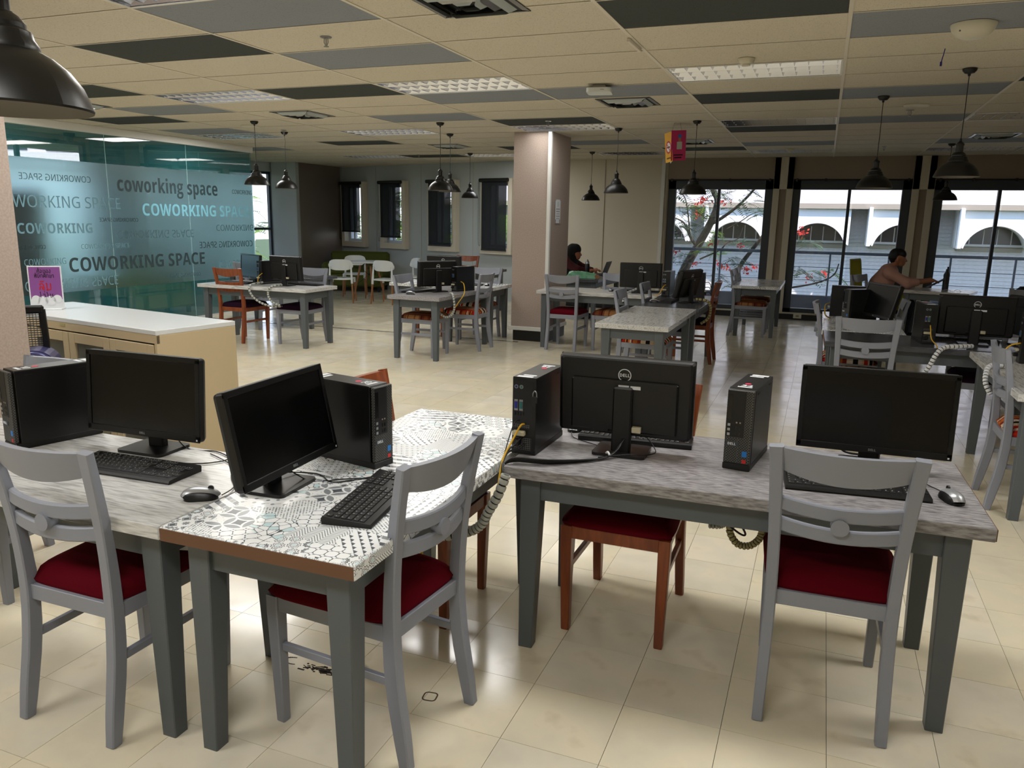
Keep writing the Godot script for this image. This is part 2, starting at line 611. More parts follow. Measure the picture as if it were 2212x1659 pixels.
	mat("wrap_clear", Color(0.66, 0.67, 0.64), 0.3)
	mat("wrap_cream", Color(0.68, 0.64, 0.45), 0.35)
	mat("lamp_metal", Color(0.13, 0.128, 0.122), 0.36, 0.45)
	mat("lamp_inside", Color(0.5, 0.48, 0.45), 0.5, 0.2)
	mat("white_plastic", Color(0.85, 0.87, 0.87), 0.35)
	mat("cream_plastic", Color(0.82, 0.80, 0.72), 0.4)
	mat("beech", Color(0.55, 0.36, 0.2), 0.5)
	mat("green_cloth", Color(0.30, 0.33, 0.07), 0.8)
	mat("lime_cloth", Color(0.45, 0.44, 0.06), 0.85)
	mat("chrome", Color(0.82, 0.83, 0.85), 0.12, 1.0)
	mat("reflector", Color(0.86, 0.87, 0.9), 0.16, 1.0)
	mat("desk_beige", Color(0.74, 0.67, 0.54), 0.5)
	mat("desk_white", Color(0.82, 0.83, 0.83), 0.25)
	mat("dark_inside", Color(0.05, 0.048, 0.045), 0.7)
	mat("purple_plastic", Color(0.27, 0.27, 0.44), 0.3, 0.2)
	mat("skin", Color(0.66, 0.44, 0.33), 0.6)
	M.skin.subsurf_scatter_enabled = true
	M.skin.subsurf_scatter_strength = 0.15
	mat("hair", Color(0.012, 0.011, 0.011), 0.6)
	mat("shirt_pink", Color(0.78, 0.60, 0.55), 0.9)
	mat("cloth_black", Color(0.018, 0.016, 0.016), 0.9)
	mat("cloth_maroon", Color(0.25, 0.03, 0.05), 0.9)
	mat("jeans", Color(0.12, 0.14, 0.2), 0.9)
	# outdoors
	mat("plaster", Color(0.80, 0.78, 0.80), 0.85)
	mat("plaster_white", Color(0.86, 0.87, 0.88), 0.8)
	mat("soffit", Color(0.60, 0.56, 0.52), 0.9)
	mat("rail_blue", Color(0.42, 0.50, 0.62), 0.35, 0.3)
	mat("ledge_blue", Color(0.40, 0.46, 0.56), 0.7)
	mat("window_far", Color(0.12, 0.13, 0.17), 0.2)
	triplanar(mat("bark", Color.WHITE, 0.9), noise_tex(0.05, [[0.0, Color(0.2, 0.17, 0.16)], [1.0, Color(0.36, 0.32, 0.3)]], 128, 4, 2), Vector3(4, 1.5, 4))
	for n in [["leaf", Color(0.12, 0.22, 0.08)], ["leaf_young", Color(0.34, 0.46, 0.08)], ["flower_red", Color(0.70, 0.07, 0.05)]]:
		var l := mat(n[0], n[1], 0.6)
		l.backlight_enabled = true
		l.backlight = (n[1] as Color).lightened(0.15)
		l.cull_mode = BaseMaterial3D.CULL_DISABLED
	mat("grass", Color(0.2, 0.27, 0.11), 0.95)
	var bl := mat("blind", Color(0.10, 0.125, 0.15, 0.80), 0.8)
	bl.transparency = BaseMaterial3D.TRANSPARENCY_ALPHA

# ---------------------------------------------------------------- room shell
func in_frame(p: Vector3, margin := 0.04) -> float:
	# distance to a point the camera sees, or -1
	var q := cam.transform.affine_inverse() * p
	if q.z > -0.3:
		return -1.0
	var t := tan(deg_to_rad(cam.fov * 0.5))
	if absf(q.y / -q.z) > t + margin or absf(q.x / -q.z) > t * 2212.0 / 1659.0 + margin:
		return -1.0
	return -q.z

func room_outline() -> PackedVector2Array:
	return PackedVector2Array([Vector2(4.4, 3.2), Vector2(4.4, -14.0), Vector2(-2.62, -14.0), Vector2(-5.5, -14.1), Vector2(-10.35, -15.6), Vector2(-10.95, -15.6), Vector2(-10.95, -14.0), Vector2(-11.9, -11.0), Vector2(-10.35, -9.9), Vector2(-10.35, 3.2)])

func wall(called: String, a: Vector2, b: Vector2, holes: Array, m: Material, thick := 0.2, top := CEIL + 0.12) -> MeshInstance3D:
	# a wall from a to b (x, z); its body lies to the left of the walk from a to b; holes: [s0, s1, y0, y1]
	var st := st0()
	var L := a.distance_to(b)
	var d := (b - a) / L
	var T := Transform3D(Basis(Vector3(d.x, 0, d.y), Vector3.UP, Vector3(-d.y, 0, d.x)), Vector3(a.x, 0, a.y))
	var xs := [0.0]
	for h in holes:
		xs.append(h[0])
		xs.append(h[1])
	xs.append(L)
	for i in xs.size() - 1:
		var w: float = xs[i + 1] - xs[i]
		if w < 0.001:
			continue
		var mid: float = (xs[i + 1] + xs[i]) * 0.5
		if i % 2 == 0:
			bx(st, Vector3(mid, top * 0.5 - 0.05, -thick * 0.5), Vector3(w, top + 0.1, thick), 0.0, T)
		else:
			var h: Array = holes[(i - 1) / 2]
			if h[2] > 0.0:
				bx(st, Vector3(mid, h[2] * 0.5 - 0.05, -thick * 0.5), Vector3(w, h[2] + 0.1, thick), 0.0, T)
			bx(st, Vector3(mid, (h[3] + top) * 0.5, -thick * 0.5), Vector3(w, top - h[3], thick), 0.0, T)
	var o := put(called, st, m)
	shell(o)
	return o

func along(a: Vector2, b: Vector2) -> Transform3D:
	# local frame of a wall: x along it, y up, z into the room
	var d := (b - a).normalized()
	return Transform3D(Basis(Vector3(d.x, 0, d.y), Vector3.UP, Vector3(-d.y, 0, d.x)), Vector3(a.x, 0, a.y))

func sub(called: String, T: Transform3D, parent: Node = self) -> Node3D:
	var o := Node3D.new()
	o.name = called
	o.transform = T
	parent.add_child(o, true)
	return o

const DARK := [[-1, -1], [-3, 1], [-4, 4], [-1, 2], [0, 6], [2, -1], [2, 4], [2, 8], [-3, 9], [-1, 11], [-3, 13], [1, 12], [4, 3], [-5, -1], [3, -4]]
const MID := [[0, -2], [0, 0], [-3, 3], [0, 3], [1, 3], [-1, 5], [-4, 6], [3, 0], [3, 4], [3, 7], [2, 11], [0, 10], [4, 11], [-3, -3], [-5, 10]]

func is_lamp(i: int, j: int) -> bool:
	return i % 2 == 0 and j in [-13, -8, -3, 2, 7, 13] and i >= -4

func room() -> void:
	var poly := room_outline()
	# floor: slab with recessed joints, tiles on it
	var floor_node := sub("floor", Transform3D.IDENTITY)
	shell(floor_node)
	var st := st0()
	bx(st, Vector3(-3.3, -0.105, -6.2), Vector3(15.9, 0.2, 19.4))
	bx(st, Vector3(-11.6, -0.105, -12.9), Vector3(1.4, 0.2, 6.0))
	put("slab", st, M.joint, floor_node)
	var spots := []
	for i in range(-37, 17):
		for k in range(-18, 43):
			var c := Vector2(-0.792 + (i + 0.5) * FT, -2.298 - (k + 0.5) * FT)
			if Geometry2D.is_point_in_polygon(c, poly):
				var d := in_frame(Vector3(c.x, 0, c.y))
				spots.append([d if d > 0.0 else 1000.0 + c.length(), c, posmod(i * 7 + k * 13 + i * k, 3)])
	spots.sort_custom(func(a, b): return a[0] < b[0])
	st = st0()
	bx(st, Vector3(0, -0.0025, 0), Vector3(FT - 0.0016, 0.005, FT - 0.0016))
	var tm := done(st)
	var rest := [st0(), st0(), st0()]
	for n in spots.size():
		var s: Array = spots[n]
		if n < 300:
			put("floor_tile", tm, M["vinyl_%d" % s[2]], floor_node, Vector3(s[1].x, 0, s[1].y))
		else:
			bx(rest[s[2]], Vector3(s[1].x, -0.0025, s[1].y), Vector3(FT - 0.0016, 0.005, FT - 0.0016))
	for k in 3:
		stuff(put("far_floor_tiles", rest[k], M["vinyl_%d" % k], floor_node))
	# ceiling: soffit slab above, lay-in tiles in a grid of tees
	var ceil_node := sub("ceiling", Transform3D.IDENTITY)
	shell(ceil_node)
	box("slab", Vector3(-4.0, CEIL + 0.22, -6.2), Vector3(17.4, 0.1, 19.8), M.wall_dim, ceil_node)
	st = st0()
	bx(st, Vector3.ZERO, Vector3(CX - 0.016, 0.014, CZ - 0.016))
	tm = done(st)
	var far := {"tile_cream": st0(), "tile_grey": st0(), "tile_dark": st0()}
	spots = []
	for i in range(-8, 7):
		for j in range(-13, 19):
			if is_lamp(i, j):
				continue
			var c := Vector3(-3.5812 + (i + 0.5) * CX, CEIL + 0.009, -4.668 - (j + 0.5) * CZ)
			var d := in_frame(c, 0.12)
			spots.append([d if d > 0.0 else 1000.0 + c.length(), c, "tile_dark" if [i, j] in DARK else "tile_grey" if [i, j] in MID else "tile_cream"])
	spots.sort_custom(func(a, b): return a[0] < b[0])
	for n in spots.size():
		var s: Array = spots[n]
		if n < 300 and s[0] < 1000.0:
			put("ceiling_tile", tm, M[s[2]], ceil_node, s[1])
		else:
			bx(far[s[2]], s[1], Vector3(CX - 0.016, 0.014, CZ - 0.016))
	for k in far:
		stuff(put("far_ceiling_tiles", far[k], M[k], ceil_node))
	st = st0()
	for i in range(-8, 8):
		bx(st, Vector3(-3.5812 + i * CX, CEIL - 0.0005, -6.2), Vector3(0.022, 0.003, 19.4))
	put("main_tees", st, M.tee, ceil_node)
	st = st0()
	for j in range(-13, 20):
		bx(st, Vector3(-4.0, CEIL - 0.0002, -4.668 - j * CZ), Vector3(17.0, 0.002, 0.011))
	put("cross_tees", st, M.tee, ceil_node)
	# window wall
	var A := Vector2(4.6, -14.0)
	var B := Vector2(-2.62, -14.0)
	var T := along(B, A)
	var W := [[0.02, 1.76], [2.06, 3.83], [4.15, 5.95]]
	var holes := []
	for w in W:
		holes.append([w[0], w[1], 0.08, 2.29])
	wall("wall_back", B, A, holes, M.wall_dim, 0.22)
	for k in 3:
		var w: Array = W[k]
		var o := sub("window_%d" % (k + 1), T * Transform3D(Basis.IDENTITY, Vector3((w[0] + w[1]) * 0.5, 0, -0.07)))
		shell(o)
		big_window(o, w[1] - w[0])
	for k in 3:
		var x0: float = [1.76, 3.83, 5.95][k]
		var o := sub("trim_%d" % (k + 1), T * Transform3D(Basis.IDENTITY, Vector3(x0 + 0.155, 0, 0)))
		shell(o)
		st = st0()
		for s in [-1, 1]:
			bx(st, Vector3(s * 0.105, CEIL * 0.5, 0.02), Vector3(0.10, CEIL, 0.06), 0.004)
		bx(st, Vector3(0, 2.39, 0.02), Vector3(0.31, 0.51, 0.06), 0.004)
		put("pilaster", st, M.wall_beige, o)
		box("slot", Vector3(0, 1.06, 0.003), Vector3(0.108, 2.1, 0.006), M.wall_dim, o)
	# plain wall beside the windows, post at its end
	wall("wall_left_of_windows", Vector2(-5.5, -14.1), Vector2(-2.6, -14.02), [], M.wall_beige)
	shell(box("trim_4", Vector3(-2.69, CEIL * 0.5, -13.97), Vector3(0.06, CEIL, 0.06), M.white_trim))
	for x in [-3.75, -4.9]:
		shell(box("trim_5", Vector3(x, CEIL * 0.5, -14.045), Vector3(0.006, CEIL, 0.01), M.wall_dim))
	# slanting wall with four narrow boxed windows
	var P := Vector2(-10.35, -15.6)
	var Q := Vector2(-5.5, -14.1)
	var TS := along(P, Q)
	var LS := P.distance_to(Q)
	holes = []
	var sc := [4.60, 3.31, 1.86, 0.42]
	for s in sc:
		var c: float = LS - s + 0.05
		holes.append([c - 0.29, c + 0.29, 0.98, 2.26])
	wall("wall_slanting", P, Q, holes, M.wall_grey, 0.25)
	for k in 4:
		var o := sub("window_%d" % (k + 4), TS * Transform3D(Basis.IDENTITY, Vector3(LS - sc[k] + 0.05, 0, 0)))
		shell(o)
		narrow_window(o, [1.24, 1.15, 1.02, 0.98][k], k)
	for s in [1.06, 2.5, 3.9]:
		shell(box("trim_6", (TS * Vector3(LS - s, CEIL * 0.5, 0.0)), Vector3(0.006, CEIL, 0.006), M.wall_dim))
	# left side: column faces, facade with windows, side wall of the glass room
	st = st0()
	bx(st, Vector3(-10.62, CEIL * 0.5, -14.78), Vector3(0.62, CEIL + 0.1, 1.78), 0.01)
	shell(put("wall_column_far", st, M.wall_grey))
	shell(box("trim_7", Vector3(-10.305, CEIL * 0.5, -14.74), Vector3(0.02, CEIL, 1.5), M.steel_panel))
	var F0 := Vector2(-10.95, -14.0)
	var F1 := Vector2(-11.9, -11.0)
	wall("wall_facade", F1, F0, [[0.1, 0.95, 0.8, 2.46], [1.05, 2.0, 0.8, 2.46], [2.1, 3.1, 0.1, 2.46]], M.wall_grey)
	var TF := along(F1, F0)
	for k in 3:
		var w: Array = [[0.1, 0.95, 0.8], [1.05, 2.0, 0.8], [2.1, 3.1, 0.1]][k]
		var o := sub("window_%d" % (k + 8), TF * Transform3D(Basis.IDENTITY, Vector3((w[0] + w[1]) * 0.5, 0, -0.1)))
		shell(o)
		slim_window(o, w[1] - w[0], w[2], 2.46, 1.28)
	wall("wall_facade_return", Vector2(-10.35, -9.9), F1, [[0.15, 1.7, 0.9, 2.46]], M.wall_grey)
	var o2 := sub("window_11", along(Vector2(-10.35, -9.9), F1) * Transform3D(Basis.IDENTITY, Vector3(0.925, 0, -0.1)))
	shell(o2)
	slim_window(o2, 1.55, 0.9, 2.46, 1.9)
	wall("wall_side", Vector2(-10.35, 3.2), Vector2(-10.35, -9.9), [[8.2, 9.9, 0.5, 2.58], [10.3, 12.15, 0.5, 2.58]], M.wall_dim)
	for k in 2:
		var o := sub("window_%d" % (k + 12), along(Vector2(-10.35, 3.2), Vector2(-10.35, -9.9)) * Transform3D(Basis.IDENTITY, Vector3([9.05, 11.225][k], 0, -0.1)))
		shell(o)
		slim_window(o, [1.7, 1.85][k], 0.5, 2.58, 2.2)
	shell(box("wall_column_near", Vector3(-10.2, CEIL * 0.5, -9.15), Vector3(0.3, CEIL, 0.36), M.concrete))
	# walls behind and beside the camera close the room
	wall("wall_right", Vector2(4.4, -14.2), Vector2(4.4, 3.4), [], M.wall_beige)
	wall("wall_front", Vector2(4.6, 3.2), Vector2(-10.6, 3.2), [], M.wall_beige)
	# black skirting under the windows
	box("baseboard_back", Vector3(0.95, 0.045, -13.94), Vector3(7.1, 0.09, 0.09), M.black_base).set_meta("kind", "structure")
	box("baseboard_ledge", Vector3(0.95, 0.10, -13.955), Vector3(7.1, 0.025, 0.06), M.wall_beige).set_meta("kind", "structure")
	box("baseboard_plain", Vector3(-4.05, 0.05, -14.03), Vector3(2.8, 0.1, 0.03), M.black_base).set_meta("kind", "structure")
	# threshold strip of a removed partition
	shell(box("trim_8", Vector3(-6.2, 0.002, -9.42), Vector3(5.2, 0.006, 0.05), M.chrome))
	# the middle column
	var col := sub("wall_column_middle", Transform3D.IDENTITY)
	shell(col)
	box("core", Vector3(-3.51, CEIL * 0.5 + 0.08, -9.97), Vector3(0.50, CEIL - 0.16, 0.80), M.pillar_panel, col)
	box("skirting", Vector3(-3.50, 0.07, -9.96), Vector3(0.47, 0.14, 0.76), M.black_base, col)
	st = st0()
	bx(st, Vector3(-3.53, 0.165, -9.565), Vector3(0.53, 0.05, 0.03), 0.003)
	bx(st, Vector3(-3.27, CEIL * 0.5 + 0.08, -9.56), Vector3(0.045, CEIL - 0.16, 0.05), 0.003)
	bx(st, Vector3(-3.255, 0.165, -9.97), Vector3(0.02, 0.05, 0.82), 0.003)
	put("corner_strip", st, M.white_trim, col)
	# the near pillar at the left edge
	var np := sub("wall_pillar_near", Transform3D.IDENTITY)
	shell(np)
	box("core", Vector3(-4.30, CEIL * 0.5, -2.67), Vector3(0.6, CEIL + 0.02, 0.6), M.pillar_panel, np, 0.006)

func big_window(o: Node3D, w: float) -> void:
	var st := st0()
	for s in [-1, 1]:
		bx(st, Vector3(s * (w * 0.5 - 0.065), 1.185, 0), Vector3(0.13, 2.21, 0.1), 0.004)
	bx(st, Vector3(0, 2.21, 0), Vector3(w, 0.16, 0.1), 0.004)
	bx(st, Vector3(0, 0.13, 0), Vector3(w, 0.1, 0.1), 0.004)
	put("window_frame", st, M.frame_dark, o)
	box("mullion", Vector3(-0.01, 1.15, 0.0), Vector3(0.048, 1.96, 0.08), M.frame_dark, o, 0.004)
	for s in [-1, 1]:
		box("window_pane", Vector3(s * (w * 0.25 - 0.03), 1.15, -0.01), Vector3(w * 0.5 - 0.15, 1.96, 0.005), M.pane, o)
	st = st0()
	tube(st, [Vector3(-w * 0.5, 2.285, 0.1), Vector3(w * 0.5, 2.285, 0.1)], 0.011)
	put("blind_rod", st, M.black_base, o)
	for k in 4:
		box("rod_bracket", Vector3(-w * 0.5 + [0.06, 0.5, 1.05, 1.7][k] * w / 1.76, 2.28, 0.085), Vector3(0.03, 0.05, 0.06), M.black_base, o)

func slim_window(o: Node3D, w: float, y0: float, y1: float, bar_y: float) -> void:
	var st := st0()
	var h := y1 - y0
	for s in [-1, 1]:
		bx(st, Vector3(s * (w * 0.5 - 0.025), y0 + h * 0.5, 0), Vector3(0.05, h, 0.08))
	bx(st, Vector3(0, y1 - 0.025, 0), Vector3(w, 0.05, 0.08))
	bx(st, Vector3(0, y0 + 0.025, 0), Vector3(w, 0.05, 0.08))
	put("window_frame", st, M.frame_dark, o)
	st = st0()
	bx(st, Vector3(0, bar_y, 0.002), Vector3(w - 0.1, 0.05, 0.06))
	if w > 1.2:
		bx(st, Vector3(-w * 0.08, y0 + h * 0.5, 0), Vector3(0.05, h - 0.1, 0.055))
	put("glazing_bar", st, M.frame_dark, o)
	box("window_pane", Vector3(0, y0 + h * 0.5, 0), Vector3(w - 0.1, h - 0.1, 0.005), M.pane, o)

func narrow_window(o: Node3D, blind_y: float, k: int) -> void:
	# a beige box standing proud of the wall, a white casement in it, a dark roller blind before it
	var st := st0()
	var d := 0.13
	bx(st, Vector3(-0.34, 1.61, d * 0.5), Vector3(0.10, 1.42, d), 0.004)
	bx(st, Vector3(0.34, 1.61, d * 0.5), Vector3(0.10, 1.42, d), 0.004)
	bx(st, Vector3(0, 0.96, d * 0.5), Vector3(0.60, 0.12, d), 0.004)
	bx(st, Vector3(0, 2.28, d * 0.5), Vector3(0.60, 0.08, d), 0.004)
	put("window_box", st, M.wall_beige, o)
	st = st0()
	for s in [-1, 1]:
		bx(st, Vector3(s * 0.265, 1.63, -0.06), Vector3(0.05, 1.22, 0.08), 0.003)
	bx(st, Vector3(0, 2.22, -0.06), Vector3(0.5, 0.05, 0.08), 0.003)
	bx(st, Vector3(0, 1.045, -0.06), Vector3(0.5, 0.06, 0.08), 0.003)
	bx(st, Vector3(-0.12, 1.63, -0.05), Vector3(0.05, 1.2, 0.05), 0.003)
	put("window_frame", st, M.frame_white, o)
	box("window_pane", Vector3(0.06, 1.63, -0.07), Vector3(0.37, 1.14, 0.005), M.pane, o)
	box("window_pane", Vector3(-0.195, 1.63, -0.07), Vector3(0.1, 1.14, 0.005), M.pane, o)
	var b := sub("roller_blind", Transform3D(Basis.IDENTITY, Vector3(-0.03, 0, d)), o)
	box("fabric", Vector3(0, (blind_y + 2.3) * 0.5, 0.02), Vector3(0.62, 2.3 - blind_y, 0.002), M.blind, b)
	st = st0()
	tube(st, [Vector3(-0.35, 2.29, 0.035), Vector3(0.35, 2.29, 0.035)], 0.036, 12)
	put("roller", st, M.black_base, b)
	box("bottom_rail", Vector3(0, blind_y, 0.02), Vector3(0.63, 0.03, 0.016), M.black_base, b, 0.004)
	var sx := 0.34 if k == 2 else -0.36
	st = st0()
	tube(st, spline([Vector3(sx, 2.27, 0.06), Vector3(sx - 0.005, 1.6, 0.05), Vector3(sx - 0.004, 1.12, 0.045), Vector3(sx + 0.02, 1.06, 0.045), Vector3(sx + 0.045, 1.12, 0.045), Vector3(sx + 0.03, 1.7, 0.045), Vector3(sx + 0.015, 2.27, 0.045)], 5), 0.003, 5)
	put("pull_cord", st, M.black_base, b)

# ---------------------------------------------------------------- things on the ceiling
func ceil_at(i: float, j: float) -> Vector3:
	return Vector3(-3.5812 + i * CX, CEIL, -4.668 - j * CZ)

func ceiling_things() -> void:
	# recessed louvre fixtures
	var lit := {[-2, 2]: 1, [0, 2]: 1, [-4, 7]: 1, [-2, 7]: 1, [0, 7]: 0.35, [0, -3]: 1, [2, -3]: 1, [-2, -3]: 1, [4, -3]: 1, [-2, 13]: 0.6, [0, -8]: 1, [2, -8]: 1, [-2, -8]: 1, [-4, 2]: 1}
	var st := st0()
	# reflector tray, open below
	var w := CX - 0.03
	var l := CZ - 0.03
	for s in [-1, 1]:
		bx(st, Vector3(0, 0.045, s * (l * 0.5 - 0.004)), Vector3(w, 0.09, 0.008))
		bx(st, Vector3(s * (w * 0.5 - 0.004), 0.045, 0), Vector3(0.008, 0.09, l))
	bx(st, Vector3(0, 0.092, 0), Vector3(w, 0.006, l))
	var tray := done(st)
	st = st0()
	for s in [-1, 1]:
		bx(st, Vector3(0, 0.0, s * (CZ * 0.5 - 0.014)), Vector3(CX - 0.012, 0.004, 0.018))
		bx(st, Vector3(s * (CX * 0.5 - 0.014), 0.0, 0), Vector3(0.018, 0.004, CZ - 0.03))
	var rim := done(st)
	st = st0()
	for k in 13:
		# cross blades: wedges that widen upwards, each a parabola of mirror sheet
		var x := -w * 0.5 + 0.03 + (w - 0.06) * k / 12.0
		var T := Transform3D(Basis(Vector3(0, 0, 1), Vector3.UP, Vector3(-1, 0, 0)), Vector3(x, 0.0, 0))
		for c in 3:
			var z := (c - 1) * l / 3.0
			var e := l / 6.0 - 0.004
			quad(st, Vector3(x - 0.012, 0.05, z - e), Vector3(x - 0.012, 0.05, z + e), Vector3(x - 0.001, 0.004, z + e * 0.72), Vector3(x - 0.001, 0.004, z - e * 0.72), Vector3(-1, 0, 0))
			quad(st, Vector3(x + 0.012, 0.05, z - e), Vector3(x + 0.012, 0.05, z + e), Vector3(x + 0.001, 0.004, z + e * 0.72), Vector3(x + 0.001, 0.004, z - e * 0.72), Vector3(1, 0, 0))
			quad(st, Vector3(x - 0.012, 0.05, z - e), Vector3(x - 0.012, 0.05, z + e), Vector3(x + 0.012, 0.05, z + e), Vector3(x + 0.012, 0.05, z - e), Vector3(0, 1, 0))
			quad(st, Vector3(x - 0.001, 0.004, z - e * 0.72), Vector3(x - 0.001, 0.004, z + e * 0.72), Vector3(x + 0.001, 0.004, z + e * 0.72), Vector3(x + 0.001, 0.004, z - e * 0.72), Vector3(0, -1, 0))
	for c in 4:
		var z := -l * 0.5 + 0.012 + (l - 0.024) * c / 3.0
		for s in [-1, 1]:
			if (c == 0 and s < 0) or (c == 3 and s > 0):
				continue
			quad(st, Vector3(-w * 0.5, 0.002, z), Vector3(w * 0.5, 0.002, z), Vector3(w * 0.5, 0.03, z + s * 0.022), Vector3(-w * 0.5, 0.03, z + s * 0.022), Vector3(0, -0.3, s))
			quad(st, Vector3(-w * 0.5, 0.03, z + s * 0.022), Vector3(w * 0.5, 0.03, z + s * 0.022), Vector3(w * 0.5, 0.07, z + s * 0.03), Vector3(-w * 0.5, 0.07, z + s * 0.03), Vector3(0, -0.1, s))
	var louvre := done(st)
	st = st0()
	tube(st, [Vector3(-0.56, 0.072, 0), Vector3(0.56, 0.072, 0)], 0.013, 10)
	var tubem := done(st)
	var glow := mat("tube_lit", Color(0.9, 0.95, 1.0), 0.4)
	glow.emission_enabled = true
	glow.emission = Color(0.90, 0.95, 1.0)
	glow.emission_energy_multiplier = 9.0
	var dimglow: StandardMaterial3D = glow.duplicate()
	dimglow.emission_energy_multiplier = 3.0
	for i in [-4, -2, 0, 2, 4, 6]:
		for j in [-8, -3, 2, 7, 13]:
			if i == 6 and j < 0:
				continue
			var on: float = lit.get([i, j], 0.0)
			var p := ceil_at(i + 0.5, j + 0.5)
			var row: String = {-8: "behind the viewer", -3: "in the row nearest the viewer", 2: "in the second row of lights", 7: "in the row over the middle column", 13: "in the far row along the windows"}[j]
			var colname: String = {-4: "leftmost, by the glass partition,", -2: "second from the glass partition,", 0: "third from the glass partition,", 2: "fourth from the glass partition,", 4: "fifth from the glass partition,", 6: "last, by the right wall,"}[i]
			var o := thing("ceiling_light", "%s recessed louvre ceiling light, %s %s" % ["lit" if on > 0.0 else "unlit", colname, row], "ceiling light", p, 0, "recessed louvre ceiling lights")
			put("housing", tray, M.reflector, o)
			put("frame", rim, M.white_trim, o)
			put("louvre", louvre, M.reflector, o)
			for c in 3:
				put("tube", tubem, (glow if on > 0.5 else dimglow) if on > 0.0 else M.white_plastic, o, Vector3(0, 0, (c - 1) * (CZ - 0.03) / 3.0))
			if on > 0.0:
				var a := AreaLight3D.new()
				a.name = "lamp"
				a.area_size = Vector2(CX - 0.1, CZ - 0.1)
				a.light_color = Color(1.0, 0.985, 0.96)
				a.light_energy = LAMP_E * on
				a.area_range = 40.0
				a.shadow_enabled = true
				a.position = Vector3(0, -0.004, 0)
				a.rotation.x = -PI * 0.5
				o.add_child(a)
	# pendant lamps
	var pends := [[-6.37, -7.83, 1.92, "over the table with the orange wooden chair, nearer of two there"], [-6.76, -8.9, 1.92, "over the table with the orange wooden chair, farther of two there"], [-4.24, -8.45, 1.885, "over the middle table with the numbered black monitor, nearest of three"], [-4.66, -9.57, 1.91, "half hidden behind the pendant over the numbered black monitor"], [-5.68, -12.44, 1.91, "in front of the narrow windows, farthest of the three left of the column"], [-3.57, -12.51, 1.89, "in front of the plain beige wall, black and farthest"], [-2.38, -9.43, 1.90, "right of the middle column, with a bright sheen"], [-1.39, -8.93, 1.875, "in front of the flowering tree window, beside the hanging signs"], [0.36, -7.63, 1.89, "in front of the middle large window"], [0.83, -6.47, 1.92, "nearest on the right side, with a bright sheen"], [1.45, -12.05, 1.92, "small in the distance under the nearest right pendant"], [-1.435, -1.07, 1.757, "very close, cut off at the upper left corner"]]
	st = st0()
	lathe(st, [Vector2(0.146, 0.0), Vector2(0.1475, 0.004), Vector2(0.143, 0.018), Vector2(0.132, 0.045), Vector2(0.112, 0.072), Vector2(0.088, 0.092), Vector2(0.066, 0.104), Vector2(0.066, 0.112), Vector2(0.058, 0.124), Vector2(0.056, 0.136), Vector2(0.047, 0.142), Vector2(0.047, 0.15), Vector2(0.037, 0.163), Vector2(0.027, 0.170), Vector2(0.027, 0.171)], 40)
	var shade_out := done(st)
	st = st0()
	lathe(st, [Vector2(0.027, 0.166), Vector2(0.060, 0.105), Vector2(0.086, 0.089), Vector2(0.110, 0.069), Vector2(0.130, 0.043), Vector2(0.141, 0.017), Vector2(0.146, 0.0)].map(func(v): return v), 40)
	var shade_in := done(st)
	st = st0()
	lathe(st, [Vector2(0.0, 0.167), Vector2(0.024, 0.167), Vector2(0.024, 0.212), Vector2(0.028, 0.218), Vector2(0.027, 0.226), Vector2(0.016, 0.238), Vector2(0.009, 0.244), Vector2(0.007, 0.262), Vector2(0.0, 0.262)], 24)
	var socket := done(st)
	for q in pends:
		var o := thing("pendant_lamp", "dark metal dome pendant lamp %s" % q[3], "pendant lamp", Vector3(q[0], q[2], q[1]), 0, "dark dome pendant lamps")
		put("shade", shade_out, M.lamp_metal, o)
		put("shade_lining", shade_in, M.lamp_inside, o)
		put("socket", socket, M.lamp_metal, o)
		st = st0()
		var H: float = CEIL - q[2]
		tube(st, [Vector3(0, 0.25, 0), Vector3(0.002, H * 0.6, 0), Vector3(0, H - 0.03, 0)], 0.0032, 6)
		put("cord", st, M.cable_black, o)
		st = st0()
		lathe(st, [Vector2(0.0, H - 0.052), Vector2(0.008, H - 0.05), Vector2(0.010, H - 0.036), Vector2(0.030, H - 0.032), Vector2(0.045, H - 0.015), Vector2(0.047, H - 0.001), Vector2(0.0, H - 0.001)], 24)
		put("canopy", st, M.lamp_metal, o)
	# air diffusers
	for q in [[1.49, -1.28, "large, cut off by the top edge, with soot round it"], [-1.5, 4.5, "between the two lit lights left of the middle"], [1.49, 4.5, "near the white access point"], [-3.1, 2.5, "close to the upper left pendant lamp"], [-1.54, 10.6, "beyond the three pendants left of the column"], [4.46, 10.5, "far right above the third large window"], [1.52, 10.55, "behind the hanging signs"]]:
		var o := thing("air_diffuser", "square grey louvred ceiling air diffuser, %s" % q[2], "air vent", ceil_at(q[0], q[1]), 0, "square ceiling air diffusers")
		for k in 4:
			st = st0()
			var r := 0.25 - k * 0.055
			for s in 4:
				var T := Transform3D(Basis(Vector3.UP, s * PI * 0.5), Vector3.ZERO)
				quad(st, T * Vector3(-r, -0.002, r), T * Vector3(r, -0.002, r), T * Vector3(r - 0.05, -0.03 if k else -0.006, r - 0.03), T * Vector3(-r + 0.05, -0.03 if k else -0.006, r - 0.03), T.basis * Vector3(0, -1, 0.8))
				quad(st, T * Vector3(-r, 0.0, r), T * Vector3(r, 0.0, r), T * Vector3(r - 0.05, -0.026 if k else -0.003, r - 0.033), T * Vector3(-r + 0.05, -0.026 if k else -0.003, r - 0.033), T.basis * Vector3(0, 1, -0.8))
			put("vane", st, M.metal if k % 2 == 0 else M.wall_grey, o)
		box("backing", Vector3(0, -0.0015, 0), Vector3(0.5, 0.002, 0.5), M.dark_inside, o)
